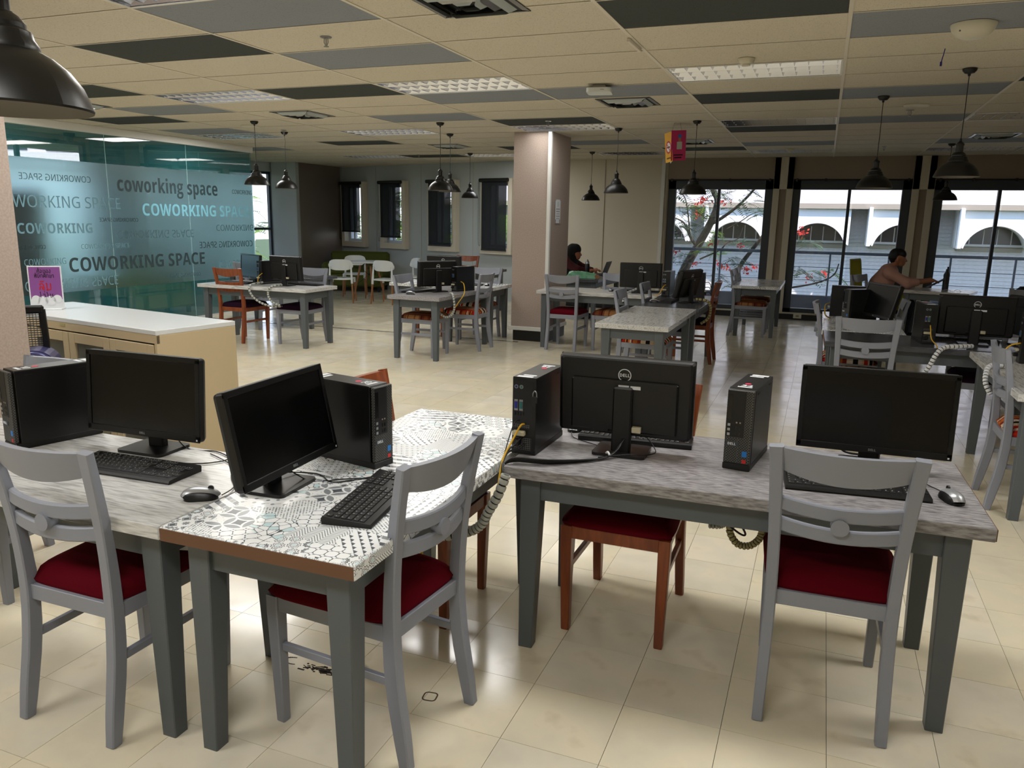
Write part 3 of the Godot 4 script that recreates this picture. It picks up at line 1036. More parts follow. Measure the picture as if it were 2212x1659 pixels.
	# sprinklers
	for q in [[0.52, -0.54, "nearest the viewer, over the front tables"], [0.51, 6.4, "just before the middle column"], [-2.53, 6.6, "beside the far pendant over the orange chair table"], [-2.61, 12.9, "far back near the narrow windows"], [3.52, 6.4, "beside the round ceiling speaker on the right"], [3.53, 12.5, "far right before the large windows"]]:
		var o := thing("sprinkler", "small metal ceiling sprinkler head %s" % q[2], "sprinkler", ceil_at(q[0], q[1]), 0, "ceiling sprinkler heads")
		st = st0()
		lathe(st, [Vector2(0, -0.004), Vector2(0.034, -0.004), Vector2(0.036, -0.0005), Vector2(0.0, -0.0005)], 20)
		put("escutcheon", st, M.metal, o)
		st = st0()
		for s in [-1, 1]:
			tube(st, [Vector3(s * 0.012, -0.004, 0), Vector3(s * 0.015, -0.03, 0), Vector3(s * 0.004, -0.05, 0)], 0.0028, 6)
		tube(st, [Vector3(0, -0.004, 0), Vector3(0, -0.052, 0)], 0.004, 6)
		put("body", st, M.metal, o)
		st = st0()
		lathe(st, [Vector2(0, -0.056), Vector2(0.016, -0.056), Vector2(0.016, -0.053), Vector2(0, -0.053)], 14)
		put("deflector", st, M.metal, o)
	# smoke detectors, speakers, access points, small strip, loose network cable
	for q in [[2.49, 1.7, "white round smoke detector beside the near unlit light"], [2.5, 12.8, "white round smoke detector over the far window row"]]:
		var o := thing("smoke_detector", q[2], "smoke detector", ceil_at(q[0], q[1]))
		st = st0()
		lathe(st, [Vector2(0, -0.045), Vector2(0.03, -0.045), Vector2(0.03, -0.034), Vector2(0.048, -0.026), Vector2(0.056, -0.012), Vector2(0.056, -0.001), Vector2(0, -0.001)], 24)
		put("body", st, M.cream_plastic, o)
	for q in [[3.54, 5.85, "flat round white ceiling speaker between two right-hand pendants"], [-2.64, 5.8, "flat round white ceiling speaker near the pendants on the left"]]:
		var o := thing("ceiling_speaker", q[2], "speaker", ceil_at(q[0], q[1]))
		st = st0()
		lathe(st, [Vector2(0, -0.006), Vector2(0.088, -0.006), Vector2(0.1, -0.012), Vector2(0.11, -0.004), Vector2(0.11, -0.0005), Vector2(0, -0.0005)], 30)
		put("grille", st, M.cream_plastic, o)
	var ap := thing("access_point", "white square wireless access point hung below a light grey tile", "access point", ceil_at(1.48, 2.95), 0.15)
	st = st0()
	prism(st, rrect(0.2, 0.2, 0.03), -0.062, -0.03, Transform3D(Basis(Vector3.RIGHT, -PI * 0.5), Vector3.ZERO))
	put("body", st, M.white_plastic, ap)
	box("bracket", Vector3(0, -0.0155, 0), Vector3(0.1, 0.03, 0.1), M.metal, ap)
	box("status_slot", Vector3(0.03, -0.045, 0.1005), Vector3(0.03, 0.003, 0.002), M.lamp_inside, ap)
	var dome := thing("access_point", "cream bowl shaped wireless access point on the grey tile, upper right", "access point", ceil_at(3.52, 0.72))
	st = st0()
	lathe(st, [Vector2(0, -0.075), Vector2(0.05, -0.072), Vector2(0.085, -0.055), Vector2(0.105, -0.03), Vector2(0.113, -0.006), Vector2(0.113, -0.0005), Vector2(0, -0.0005)], 36)
	put("bowl", st, M.cream_plastic, dome)
	box("badge", Vector3(-0.07, -0.042, 0.065), Vector3(0.008, 0.008, 0.008), M.lamp_inside, dome)
	var dc := thing("network_cable", "loose blue network cable end hanging from a ceiling tile", "cable", ceil_at(3.47, 1.74))
	st = st0()
	tube(st, spline([Vector3(0, 0, 0), Vector3(-0.004, -0.03, 0), Vector3(-0.012, -0.075, 0)], 4), 0.003, 6)
	put("cable", st, M.port_blue, dc)
	box("plug", Vector3(-0.013, -0.088, 0), Vector3(0.012, 0.026, 0.009), M.port_blue, dc, 0.001)
	var cs := thing("conduit", "short cream cable conduit strip fixed along a ceiling tee", "conduit", ceil_at(1.985, 0.62))
	box("strip", Vector3(0, -0.012, 0), Vector3(0.022, 0.02, 0.32), M.tee, cs, 0.003)
	# three-sided hanging sign
	hanging_sign()

func hanging_sign() -> void:
	var o := thing("hanging_sign", "yellow no-smoking sheet and pink printed sheet hanging together from the ceiling", "sign", Vector3(-1.62, 0, -9.05), 0.0)
	var tilt := 0.06
	var y := mat("sheet_yellow", Color(0.86, 0.64, 0.03), 0.6)
	var p := mat("sheet_pink", Color(0.70, 0.14, 0.36), 0.6)
	var wht = M.label_white
	var S := [["yellow_sheet", y, Vector3(-0.085, 2.385, 0.0), -0.95, 0.18], ["pink_sheet", p, Vector3(0.03, 2.40, 0.04), 0.55, 0.17], ["white_back", wht, Vector3(-0.075, 2.385, -0.07), -1.3, 0.16]]
	for s in S:
		var q := sub(s[0], Transform3D(Basis(Vector3.UP, s[3]) * Basis(Vector3.RIGHT, 0.08) * Basis(Vector3.BACK, tilt), s[2]), o)
		box("sheet", Vector3.ZERO, Vector3(s[4], 0.32, 0.0015), s[1], q)
		if s[0] == "yellow_sheet":
			var st := st0()
			lathe(st, [Vector2(0.05, 0.001), Vector2(0.068, 0.001), Vector2(0.068, 0.002), Vector2(0.05, 0.002), Vector2(0.05, 0.001)], 30, Transform3D(Basis(Vector3.RIGHT, PI * 0.5), Vector3(0, 0.0, 0)))
			put("ban_ring", st, M.label_red, q)
			st = st0()
			lathe(st, disc(0.05, 0.0012), 30, Transform3D(Basis(Vector3.RIGHT, PI * 0.5), Vector3.ZERO))
			put("ban_field", st, wht, q, Vector3(0, 0, 0.0005))
			box("cigarette", Vector3(0, 0, 0.0024), Vector3(0.075, 0.016, 0.001), M.cable_black, q)
			var bb := box("ban_bar", Vector3(0, 0, 0.0032), Vector3(0.012, 0.105, 0.001), M.label_red, q)
			bb.rotation.z = 0.75
			words("caption", "smoking", 0.02, M.cable_black, q, Transform3D(Basis.IDENTITY, Vector3(0, -0.115, 0.0015)), true)
		elif s[0] == "pink_sheet":
			box("picture", Vector3(0.01, 0.0, 0.0015), Vector3(0.06, 0.08, 0.001), M.wrap_clear, q)
			box("picture_arm", Vector3(0.012, 0.062, 0.0013), Vector3(0.03, 0.05, 0.001), M.skin, q)
			var st := st0()
			lathe(st, disc(0.02, 0.001), 20, Transform3D(Basis(Vector3.RIGHT, PI * 0.5), Vector3(0.012, 0.10, 0.0012)))
			put("picture_dot", st, M.label_blue, q)
			for k in 2:
				box("caption_line", Vector3(-0.005 * k, -0.1 - 0.028 * k, 0.0015), Vector3(0.105 - 0.02 * k, 0.013, 0.001), M.cable_black, q)
	var st := st0()
	for x in [-0.06, 0.05]:
		tube(st, [Vector3(x, 2.54, 0.0), Vector3(x * 0.6, CEIL - 0.001, 0.0)], 0.0012, 5)
	put("string", st, M.cable_black, o)

# ---------------------------------------------------------------- glass room on the left
func glass_room() -> void:
	var g := sub("wall_glass", Transform3D.IDENTITY)
	shell(g)
	var X := -8.85
	var cuts := [-6.5, -7.9, -9.32, -10.75]
	for k in 3:
		var z0: float = cuts[k] - 0.004
		var z1: float = cuts[k + 1] + 0.004
		var zc := (z0 + z1) * 0.5
		var L := z0 - z1
		box("glass_pane", Vector3(X, (2.19 + 2.56) * 0.5, zc), Vector3(0.006, 2.56 - 2.19, L), M.glass_teal, g)
		box("glass_pane", Vector3(X, 0.3, zc), Vector3(0.006, 0.54, L), M.glass_teal, g)
		box("frosted_pane", Vector3(X, 1.38, zc), Vector3(0.006, 1.62, L), M.film, g)
		if k < 2:
			box("pane_joint", Vector3(X, 1.3, z1 - 0.004), Vector3(0.007, 2.56, 0.003), M.glass_edge, g)
	var st := st0()
	bx(st, Vector3(X, 2.60, -8.6), Vector3(0.1, 0.09, 4.3))
	bx(st, Vector3(X, 0.015, -8.6), Vector3(0.05, 0.03, 4.3))
	bx(st, Vector3(X, 1.3, -6.46), Vector3(0.06, 2.6, 0.06))
	bx(st, Vector3(X + 0.0, 1.3, -6.38), Vector3(0.08, 2.6, 0.1))
	put("glass_frame", st, M.white_trim, g)
	# end wall of the glass room, also glass
	var T := along(Vector2(-10.3, -9.98), Vector2(X, -10.76))
	var e := sub("wall_glass_end", T)
	shell(e)
	box("glass_pane", Vector3(0.41, 1.29, 0), Vector3(0.80, 2.5, 0.006), M.glass_teal, e)
	box("glass_pane", Vector3(1.22, 1.29, 0), Vector3(0.80, 2.5, 0.006), M.glass_teal, e)
	st = st0()
	bx(st, Vector3(0.0, 1.3, 0), Vector3(0.05, 2.6, 0.05))
	bx(st, Vector3(0.82, 2.60, 0), Vector3(1.62, 0.09, 0.06))
	put("glass_frame", st, M.frame_dark, e)
	# lettering on the frosted band; n reads normally, m from the other side, f upside down from the other side
	var L2 := [["COWORKING SPACE", "m", 0, -6.66, -7.64, 1.97, 0.077, 1], ["coworking space", "n", 1, -8.05, -9.93, 1.94, 0.194, 0], ["COWORKING", "n", 0, -10.26, -10.73, 1.92, 0.066, 0], ["WORKING SPACE", "n", 0, -6.55, -8.08, 1.68, 0.141, 2], ["COWORKING SPACE", "n", 1, -8.44, -10.63, 1.61, 0.164, 3], ["COWORKING SPACE", "m", 0, -7.72, -8.35, 1.47, 0.049, 0], ["COWORKING", "n", 1, -6.57, -7.60, 1.36, 0.123, 2], ["COWORKING SPACE", "f", 0, -7.99, -9.37, 1.28, 0.110, 1], ["COWORKING", "f", 0, -9.86, -10.72, 1.36, 0.095, 1], ["COWORKING SPACE", "m", 0, -9.48, -10.68, 1.10, 0.094, 0], ["COWORKING", "m", 0, -6.56, -6.91, 1.14, 0.049, 0], ["COWORKING SPACE", "n", 0, -7.41, -8.17, 1.13, 0.060, 2], ["COWORKING", "n", 0, -6.61, -7.17, 0.96, 0.078, 2], ["COWORKING SPACE", "n", 1, -7.21, -9.57, 0.90, 0.177, 0], ["COWORKING SPACE", "f", 0, -6.59, -7.93, 0.68, 0.122, 2], ["COWORKING SPACE", "m", 0, -8.84, -9.46, 0.67, 0.055, 1], ["COWORKING", "n", 0, -9.88, -10.64, 0.79, 0.104, 2]]
	for q in L2:
		var B := Basis(Vector3.UP, PI * 0.5)
		if q[1] == "m":
			B = Basis(Vector3.UP, -PI * 0.5)
		elif q[1] == "f":
			B = B * Basis(Vector3.RIGHT, PI)
		var w := words("lettering", q[0], q[6], M["ink_%d" % q[7]], g, Transform3D(B, Vector3(X + 0.0045, q[5], (q[3] + q[4]) * 0.5)), q[2] == 1, 0.001)
		var nat: float = w.mesh.get_aabb().size.x
		w.transform = w.transform * Transform3D(Basis.from_scale(Vector3(absf(q[3] - q[4]) / nat, q[6] / 46.0 / (q[6] / 46.0), 1)), Vector3.ZERO)
	# things inside
	var cab := thing("cabinet", "tall brown cabinet seen blurred through the frosted glass", "cabinet", Vector3(-9.75, 0, -7.05), PI * 0.5)
	var brown := mat("brown_board", Color(0.2, 0.11, 0.075), 0.6)
	box("carcass", Vector3(0, 0.93, -0.02), Vector3(0.9, 1.86, 0.4), brown, cab, 0.004)
	for k in 2:
		var d := box("door", Vector3(-0.225 + 0.45 * k, 0.95, 0.19), Vector3(0.44, 1.78, 0.02), brown, cab, 0.003)
		box("handle", Vector3(0.19 - 0.38 * k, 0.0, 0.02), Vector3(0.012, 0.14, 0.02), M.metal, d)
	var sofa := thing("sofa", "long lime green sofa inside the glass room, behind the frosted pane", "sofa", Vector3(-9.75, 0, -9.3), PI * 0.5)
	sofa_body(sofa, 1.3, 0.62, M.lime_cloth)
	var tt := thing("table", "white tulip pedestal table inside the glass room", "table", Vector3(-9.45, 0, -8.1))
	st = st0()
	lathe(st, [Vector2(0, 0), Vector2(0.24, 0.0), Vector2(0.22, 0.015), Vector2(0.08, 0.06), Vector2(0.04, 0.18), Vector2(0.035, 0.4), Vector2(0.05, 0.6), Vector2(0.1, 0.69), Vector2(0.0, 0.7)], 28)
	put("pedestal", st, M.white_plastic, tt)
	st = st0()
	lathe(st, [Vector2(0, 0.70), Vector2(0.33, 0.70), Vector2(0.35, 0.72), Vector2(0.34, 0.735), Vector2(0, 0.735)], 36)
	put("table_top", st, M.white_plastic, tt)
	var cm := thing("security_camera", "dome security camera on the ceiling inside the glass room", "camera", Vector3(-10.0, CEIL, -8.35))
	st = st0()
	lathe(st, [Vector2(0, -0.13), Vector2(0.03, -0.12), Vector2(0.05, -0.09), Vector2(0.06, -0.05), Vector2(0.075, -0.045), Vector2(0.075, -0.001), Vector2(0, -0.001)], 24)
	put("dome", st, M.frame_dark, cm)

func sofa_body(o: Node3D, w: float, d: float, m: Material, back := 0.8) -> void:
	var st := st0()
	bx(st, Vector3(0, 0.24, 0), Vector3(w, 0.26, d), 0.03)
	put("base", st, m, o)
	st = st0()
	bx(st, Vector3(0, 0.42, 0.04), Vector3(w - 0.26, 0.13, d - 0.14), 0.04)
	put("seat_cushion", st, m, o)
	st = st0()
	bx(st, Vector3(0, (back + 0.11) * 0.5, -d * 0.5 + 0.07), Vector3(w, back - 0.11, 0.15), 0.05)
	put("backrest", st, m, o)
	for s in [-1, 1]:
		st = st0()
		bx(st, Vector3(s * (w * 0.5 - 0.07), 0.36, 0.02), Vector3(0.14, 0.5, d - 0.04), 0.05)
		put("armrest", st, m, o)
		for t in [-1, 1]:
			box("foot", Vector3(s * (w * 0.5 - 0.08), 0.055, t * (d * 0.5 - 0.08)), Vector3(0.05, 0.11, 0.05), M.black_base, o)

# ---------------------------------------------------------------- outdoors
func outside() -> void:
	put("ground", _box_mesh(Vector3(240, 0.2, 240)), M.grass, self, Vector3(0, -4.1, -60)).set_meta("kind", "structure")
	# our own building: balcony outside the large windows
	var b := thing("balcony", "narrow balcony with blue-grey upstand outside the large windows", "balcony", Vector3(0, 0, 0))
	box("deck", Vector3(0.9, -0.03, -14.65), Vector3(8.0, 0.06, 0.86), M.ledge_blue, b)
	box("upstand", Vector3(0.9, 0.10, -15.03), Vector3(8.0, 0.46, 0.12), M.ledge_blue, b, 0.005)
	box("underside", Vector3(0.9, -0.2, -14.65), Vector3(8.0, 0.28, 0.86), M.plaster, b)
	var r := thing("railing", "blue-grey balcony railing with round top rail and thin wires", "railing", Vector3(0, 0, -15.0))
	var st := st0()
	tube(st, [Vector3(-3.1, 1.085, 0), Vector3(4.9, 1.085, 0)], 0.027, 12)
	put("top_rail", st, M.rail_blue, r)
	for k in 9:
		var x := -2.69 + 0.94 * k
		box("post", Vector3(x, 0.70, 0), Vector3(0.03, 0.75, 0.04), M.rail_blue, r)
	for y in [0.83, 0.60]:
		st = st0()
		tube(st, [Vector3(-3.1, y, 0), Vector3(4.9, y, 0)], 0.006, 6)
		put("wire", st, M.rail_blue, r)
	box("roof_slab", Vector3(-3.0, 3.05, -6.0), Vector3(18.6, 0.35, 19.2), M.plaster).set_meta("kind", "structure")
	# the building opposite: an arcade of plaster hoods in front of a brick wall
	var f := thing("building", "white arcaded building across the gap, seen through the large windows", "building", Vector3(0, 0, -24))
	var brick := noise_tex(0.03, [[0.0, Color(0.74, 0.72, 0.73)], [1.0, Color(0.84, 0.83, 0.84)]], 256, 3, 41)
	var wallm := mat("brick_white", Color.WHITE, 0.9)
	triplanar(wallm, brick, Vector3(1, 6, 1))
	box("rear_wall", Vector3(1.5, 2.0, -1.05), Vector3(30, 12.4, 0.4), wallm, f)
	box("upper_wall", Vector3(1.5, 5.2, -0.2), Vector3(30, 6.1, 0.5), M.plaster, f)
	box("soffit_band", Vector3(1.5, 2.08, -0.36), Vector3(30, 0.14, 0.94), M.soffit, f)
	st = st0()
	# courses of the brick wall, each a thin proud strip
	for k in 34:
		bx(st, Vector3(1.5, -1.5 + k * 0.105, -0.845), Vector3(30, 0.085, 0.02))
	stuff(put("brick_courses", st, wallm, f))
	for k in range(-3, 6):
		var x0 := 1.08 + 2.2 * k       # left edge of the fin
		var cx := x0 + 0.92
		var poly := PackedVector2Array([Vector2(x0, 1.02), Vector2(x0 + 0.10, 1.02)])
		var r0 := 0.80
		for q in 25:
			var a := PI - PI * q / 24.0
			var v := Vector2(cx + cos(a) * r0, 0.85 + sin(a) * r0)
			if v.y >= 1.02:
				poly.append(v)
		poly.append(Vector2(x0 + 1.74, 1.02))
		poly.append(Vector2(x0 + 1.76, 1.02))
		poly.append(Vector2(x0 + 1.76, 2.01))
		poly.append(Vector2(x0, 2.01))
		st = st0()
		prism(st, poly, -0.82, 0.0)
		put("arch_hood", st, M.plaster_white, f)
		st = st0()
		var rim := PackedVector2Array()
		for q in 21:
			var a := PI * 0.93 - PI * 0.86 * q / 20.0
			rim.append(Vector2(cx + cos(a) * 0.80, 0.85 + sin(a) * 0.80))
		for q in 21:
			var a := PI * 0.07 + PI * 0.86 * q / 20.0
			rim.append(Vector2(cx + cos(a) * 0.76, 0.85 + sin(a) * 0.76))
		prism(st, rim, -0.3, 0.03)
		put("arch_moulding", st, M.plaster, f)
		st = st0()
		bx(st, Vector3(x0 + 0.05, 1.53, 0.08), Vector3(0.10, 1.05, 0.3), 0.01)
		put("fin", st, M.plaster_white, f)
		st = st0()
		var lun := PackedVector2Array()
		for q in 17:
			var a := PI * q / 16.0
			lun.append(Vector2(cx + cos(a) * 0.78, 1.12 + sin(a) * 0.47))
		prism(st, lun, -0.83, -0.80)
		var win := put("window", st, M.window_far, f)
		for q in 4:
			box("glazing_bar", Vector3(cx - 0.5 + q * 0.33, 1.32, -0.79), Vector3(0.025, 0.4, 0.03), M.plaster, win)
		box("sill", Vector3(cx, 1.09, -0.78), Vector3(1.6, 0.06, 0.12), M.plaster, f)
		box("lower_recess", Vector3(cx, 0.98, -0.80), Vector3(1.56, 0.1, 0.04), M.soffit, f)
	# a farther wing of the same block throws its shade over the right of the arcade
	# flowering tree before the left large window
	var t := thing("tree", "flame tree with red blossom just outside the leftmost large window", "tree", Vector3(0, 0, 0), 0.0)
	var trunk := [Vector3(-3.9, -4.05, -17.6), Vector3(-3.5, -2.0, -17.5), Vector3(-3.13, -0.47, -17.50), Vector3(-2.83, 0.47, -17.50), Vector3(-2.59, 0.98, -17.50), Vector3(-2.30, 1.58, -17.50), Vector3(-2.19, 2.02, -17.50), Vector3(-2.33, 2.40, -17.50), Vector3(-2.2, 3.3, -17.4)]
	st = st0()
	tube(st, spline(trunk, 4), _taper(0.14, 0.04, 33), 8)
	put("trunk", st, M.bark, t)
	for q in [[[Vector3(-2.33, 1.52, -17.50), Vector3(-2.04, 1.68, -17.30), Vector3(-1.67, 1.97, -17.10), Vector3(-1.32, 2.37, -16.90), Vector3(-1.1, 2.8, -16.8)], 0.04], [[Vector3(-3.3, -1.2, -17.5), Vector3(-2.2, -0.7, -17.2), Vector3(-1.70, 0.06, -17.00), Vector3(-1.59, 0.65, -17.00), Vector3(-1.36, 1.04, -17.00), Vector3(-1.15, 1.37, -17.00), Vector3(-1.16, 1.62, -17.00), Vector3(-1.03, 1.83, -17.00)], 0.065], [[Vector3(-2.55, 1.03, -17.50), Vector3(-2.71, 1.28, -17.40), Vector3(-2.83, 1.55, -17.30), Vector3(-3.05, 1.67, -17.20)], 0.035], [[Vector3(-2.71, 1.28, -17.40), Vector3(-2.75, 1.67, -17.30), Vector3(-2.84, 2.06, -17.30), Vector3(-2.98, 2.23, -17.20)], 0.02], [[Vector3(-2.45, 0.8, -17.3), Vector3(-2.03, 1.01, -17.20), Vector3(-1.90, 1.16, -17.20), Vector3(-1.67, 1.26, -17.20), Vector3(-1.60, 1.50, -17.20)], 0.02], [[Vector3(-1.9, 1.45, -17.1), Vector3(-1.62, 1.61, -16.90), Vector3(-1.41, 1.76, -16.90), Vector3(-1.19, 1.83, -16.90)], 0.014], [[Vector3(-1.75, 0.0, -16.9), Vector3(-1.24, 0.13, -16.50), Vector3(-0.68, 0.30, -16.50), Vector3(-0.09, 0.44, -16.50), Vector3(0.23, 0.61, -16.50), Vector3(0.31, 0.84, -16.50)], 0.03]]:
		st = st0()
		var sp := spline(q[0], 4)
		tube(st, sp, _taper(q[1], q[1] * 0.35, sp.size()), 6)
		put("branch", st, M.bark, t)
	var lv := [[-2.88, 1.82, -17.50], [-2.54, 1.86, -16.70], [-2.36, 1.95, -16.70], [-2.36, 1.73, -17.50], [-1.96, 1.83, -17.30], [-1.96, 2.14, -16.70], [-1.68, 2.29, -17.00], [-1.55, 2.05, -16.70], [-1.34, 1.84, -17.80], [-1.21, 1.74, -16.70], [-3.10, 1.67, -17.80], [-2.90, 1.47, -17.00], [-2.81, 1.57, -17.30], [-2.33, 1.53, -16.70], [-2.63, 1.38, -17.50], [-3.00, 0.82, -17.50], [-2.72, 0.90, -17.00], [-1.73, 0.89, -16.70], [-1.63, 0.76, -16.70], [-1.92, 0.44, -17.00], [-1.86, 0.25, -17.00], [-1.46, 1.21, -17.50], [-0.40, 1.29, -17.50], [-0.26, 1.20, -17.50], [-0.42, 0.71, -16.70], [-0.33, 0.60, -17.00], [-0.03, 0.62, -17.80], [0.16, 0.58, -17.80], [-2.25, 2.21, -17.50], [-2.97, 1.85, -16.70]]
	foliage(t, lv, M.leaf, 6, 0.16)
	foliage(t, [[-2.33, 1.33, -17.80], [-2.30, 1.19, -17.30], [-2.20, 0.94, -17.80], [-2.52, 1.87, -17.30], [-2.34, 1.01, -17.00]], M.leaf_young, 6, 0.14)
	foliage(t, [[-1.9, 3.0, -17.2], [-2.4, 3.2, -17.6], [-1.2, 2.9, -17.0], [-2.9, 2.9, -17.2], [-3.3, 2.3, -17.4], [-3.5, 1.5, -17.4]], M.leaf, 14, 0.35)
	st = st0()
	for q in [[-2.32, 2.04, -16.70], [-2.52, 1.98, -17.00], [-2.51, 1.74, -17.00], [-1.98, 1.99, -17.00], [-2.12, 1.16, -16.70], [-1.59, 1.10, -17.00], [-2.03, 0.67, -17.50], [-1.49, 0.59, -17.30], [-1.42, 0.62, -17.2], [-2.63, 0.65, -17.80], [-1.36, 0.67, -17.80], [-0.50, 1.38, -17.50], [-0.40, 1.40, -17.00], [0.07, 0.59, -17.50], [-0.24, 0.50, -17.30], [-2.92, 0.94, -17.00], [-1.87, 0.62, -17.30]]:
		for k in 16:
			var c := Vector3(q[0], q[1], q[2]) + Vector3(rng.randfn(), rng.randfn() * 0.7, rng.randfn()) * 0.055
			var u := Vector3(rng.randfn(), rng.randfn(), rng.randfn()).normalized() * 0.034
			var v := u.cross(Vector3(rng.randfn(), rng.randfn(), rng.randfn())).normalized() * 0.02
			quad(st, c - u, c - v, c + u, c + v, u.cross(v))
	stuff(put("blossom", st, M.flower_red, t))
	# trees beyond the narrow windows and beyond the glass room
	var more := [[-8.5, -19.5, 4.2, 1.6, "leafy flame tree outside the two narrow windows nearest the column", true], [-13.0, -23.0, 4.0, 1.7, "green tree outside the narrow windows over the olive sofa", false], [-19.0, -18.5, 4.2, 2.2, "bushy green tree beyond the far left window beside the glass", false], [-22.0, -24.0, 4.3, 2.5, "large green tree behind the bushy one at the far left window", false], [-17.5, -13.0, 3.2, 2.0, "green tree low outside the glass room windows", false]]
	for q in more:
		var o := thing("tree", q[4], "tree", Vector3(q[0], -4, q[1]))
		st = st0()
		tube(st, spline([Vector3(0, 0, 0), Vector3(0.1, q[2] * 0.4, 0), Vector3(-0.1, q[2] * 0.8, 0.1), Vector3(0.1, q[2] + 0.8, 0)], 4), _taper(0.16, 0.05, 13), 8)
		put("trunk", st, M.bark, o)
		for k in 4:
			st = st0()
			var a := k * 1.7
			tube(st, spline([Vector3(0, q[2] * 0.7, 0), Vector3(cos(a) * 0.7, q[2] * 0.9 + k * 0.2, sin(a) * 0.7), Vector3(cos(a) * 1.3, q[2] + k * 0.35, sin(a) * 1.3)], 4), 0.04, 6)
			put("branch", st, M.bark, o)
		var c := []
		for k in 60:
			var d = Vector3(rng.randfn(), rng.randfn() * 0.75, rng.randfn()) * q[3] * 0.5
			c.append([d.x, q[2] + 0.9 + d.y, d.z])
		foliage(o, c.slice(0, 40), M.leaf, 9, 0.3)
		foliage(o, c.slice(40), M.leaf_young, 7, 0.3)
	# distant blocks beyond the trees on the left
	for q in [[-60.0, -52.0, 26.0, 13.0, 0.75, "pale distant apartment block above the trees, far left window"], [-74.0, -30.0, 22.0, 9.0, 1.2, "low pale distant block beyond the glass room"]]:
		var o := thing("building", q[5], "building", Vector3(q[0], -4, q[1]), q[4])
		box("wall", Vector3(0, q[3] * 0.5, 0), Vector3(q[2], q[3], 10), M.plaster, o)
		for fl in int(q[3] / 3.0):
			for k in int(q[2] / 3.2):
				box("window", Vector3(-q[2] * 0.5 + 1.8 + k * 3.2, 1.9 + fl * 3.0, 5.02), Vector3(1.9, 1.3, 0.1), M.window_far, o)
			box("balcony_band", Vector3(0, 0.7 + fl * 3.0, 5.3), Vector3(q[2], 0.8, 0.7), M.plaster_white, o)

func _taper(a: float, b: float, n: int) -> Array:
	var out := []
	for k in n:
		out.append(lerpf(a, b, float(k) / (n - 1)))
	return out

func _box_mesh(s: Vector3) -> ArrayMesh:
	var st := st0()
	bx(st, Vector3.ZERO, s)
	return done(st)

func foliage(o: Node3D, spots: Array, m: Material, per: int, spread: float) -> void:
	# feathery fronds: a rib with paired leaflets, many copies
	if not G.has("frond"):
		var st := st0()
		for k in 9:
			var x := 0.03 + k * 0.028
			var l := 0.075 * (1.0 - pow(absf(k - 3.5) / 6.5, 2.0)) + 0.01
			for s in [-1.0, 1.0]:
				var a := Vector3(x, -0.35 * x * x * 4.0, 0)
				var c := a + Vector3(0.02, -0.012, s * l)
				quad(st, a + Vector3(-0.007, 0, 0), (a + c) * 0.5 + Vector3(-0.013, 0.004, 0), c, (a + c) * 0.5 + Vector3(0.011, 0.004, 0), Vector3.UP)
		G["frond"] = done(st)
	var mm := MultiMesh.new()
	mm.transform_format = MultiMesh.TRANSFORM_3D
	mm.mesh = G["frond"]
	mm.instance_count = spots.size() * per
	for i in spots.size():
		var c := Vector3(spots[i][0], spots[i][1], spots[i][2])
		for k in per:
			var d := Vector3(rng.randfn(), rng.randfn() * 0.6, rng.randfn()) * spread * 0.45
			var B := Basis(Vector3.UP, rng.randf() * TAU) * Basis(Vector3.BACK, rng.randf_range(-0.5, 0.4)) * Basis(Vector3.RIGHT, rng.randf_range(-0.5, 0.5))
			mm.set_instance_transform(i * per + k, Transform3D(B.scaled(Vector3.ONE * rng.randf_range(0.8, 1.4) * (1.0 if spread < 0.25 else 1.7)), c + d))
	var n := MultiMeshInstance3D.new()
	n.name = "foliage"
	n.multimesh = mm
	n.material_override = m
	o.add_child(n, true)
	stuff(n)

# ---------------------------------------------------------------- tables and chairs
func table(label: String, at: Vector2, turn: float, L: float, W: float, top: Material, group := "grey-legged work tables", end_band := 0, frame: Material = null) -> Node3D:
	var o := thing("work_table", label, "table", Vector3(at.x, 0, at.y), turn, group)
	var fr: Material = frame if frame else M.paint_dark
	box("table_top", Vector3(0, TOP - 0.021, 0), Vector3(L, 0.042, W), top, o, 0.0025)
	if end_band:
		box("edge_band", Vector3(end_band * (L * 0.5 + 0.0012), TOP - 0.0215, 0), Vector3(0.0025, 0.036, W - 0.006), M.edge_wood, o)
	var lx := L * 0.5 - 0.085
	var lz := W * 0.5 - 0.085
	for s in [-1, 1]:
		box("apron", Vector3(0, TOP - 0.087, s * (lz + 0.012)), Vector3(lx * 2, 0.09, 0.024), fr, o)
		box("apron", Vector3(s * (lx + 0.012), TOP - 0.087, 0), Vector3(0.024, 0.09, lz * 2), fr, o)
	for sx in [-1, 1]:
		for sz in [-1, 1]:
			var key := "table_leg%d%d" % [sx, sz]
			if not G.has(key):
				var st := st0()
				# two outer faces upright, two inner faces tapering to the foot
				bar(st, [Vector3(sx * 0.008, 0.0, sz * 0.008), Vector3(sx * 0.008, 0.004, sz * 0.008), Vector3(0, TOP - 0.132, 0), Vector3(0, TOP - 0.0425, 0)], [Vector2(0.052, 0.052), Vector2(0.052, 0.052), Vector2(0.074, 0.074), Vector2(0.074, 0.074)], Vector3.RIGHT, 0.003)
				G[key] = done(st)
			put("leg", G[key], fr, o, Vector3(sx * lx, 0, sz * lz))
	return o

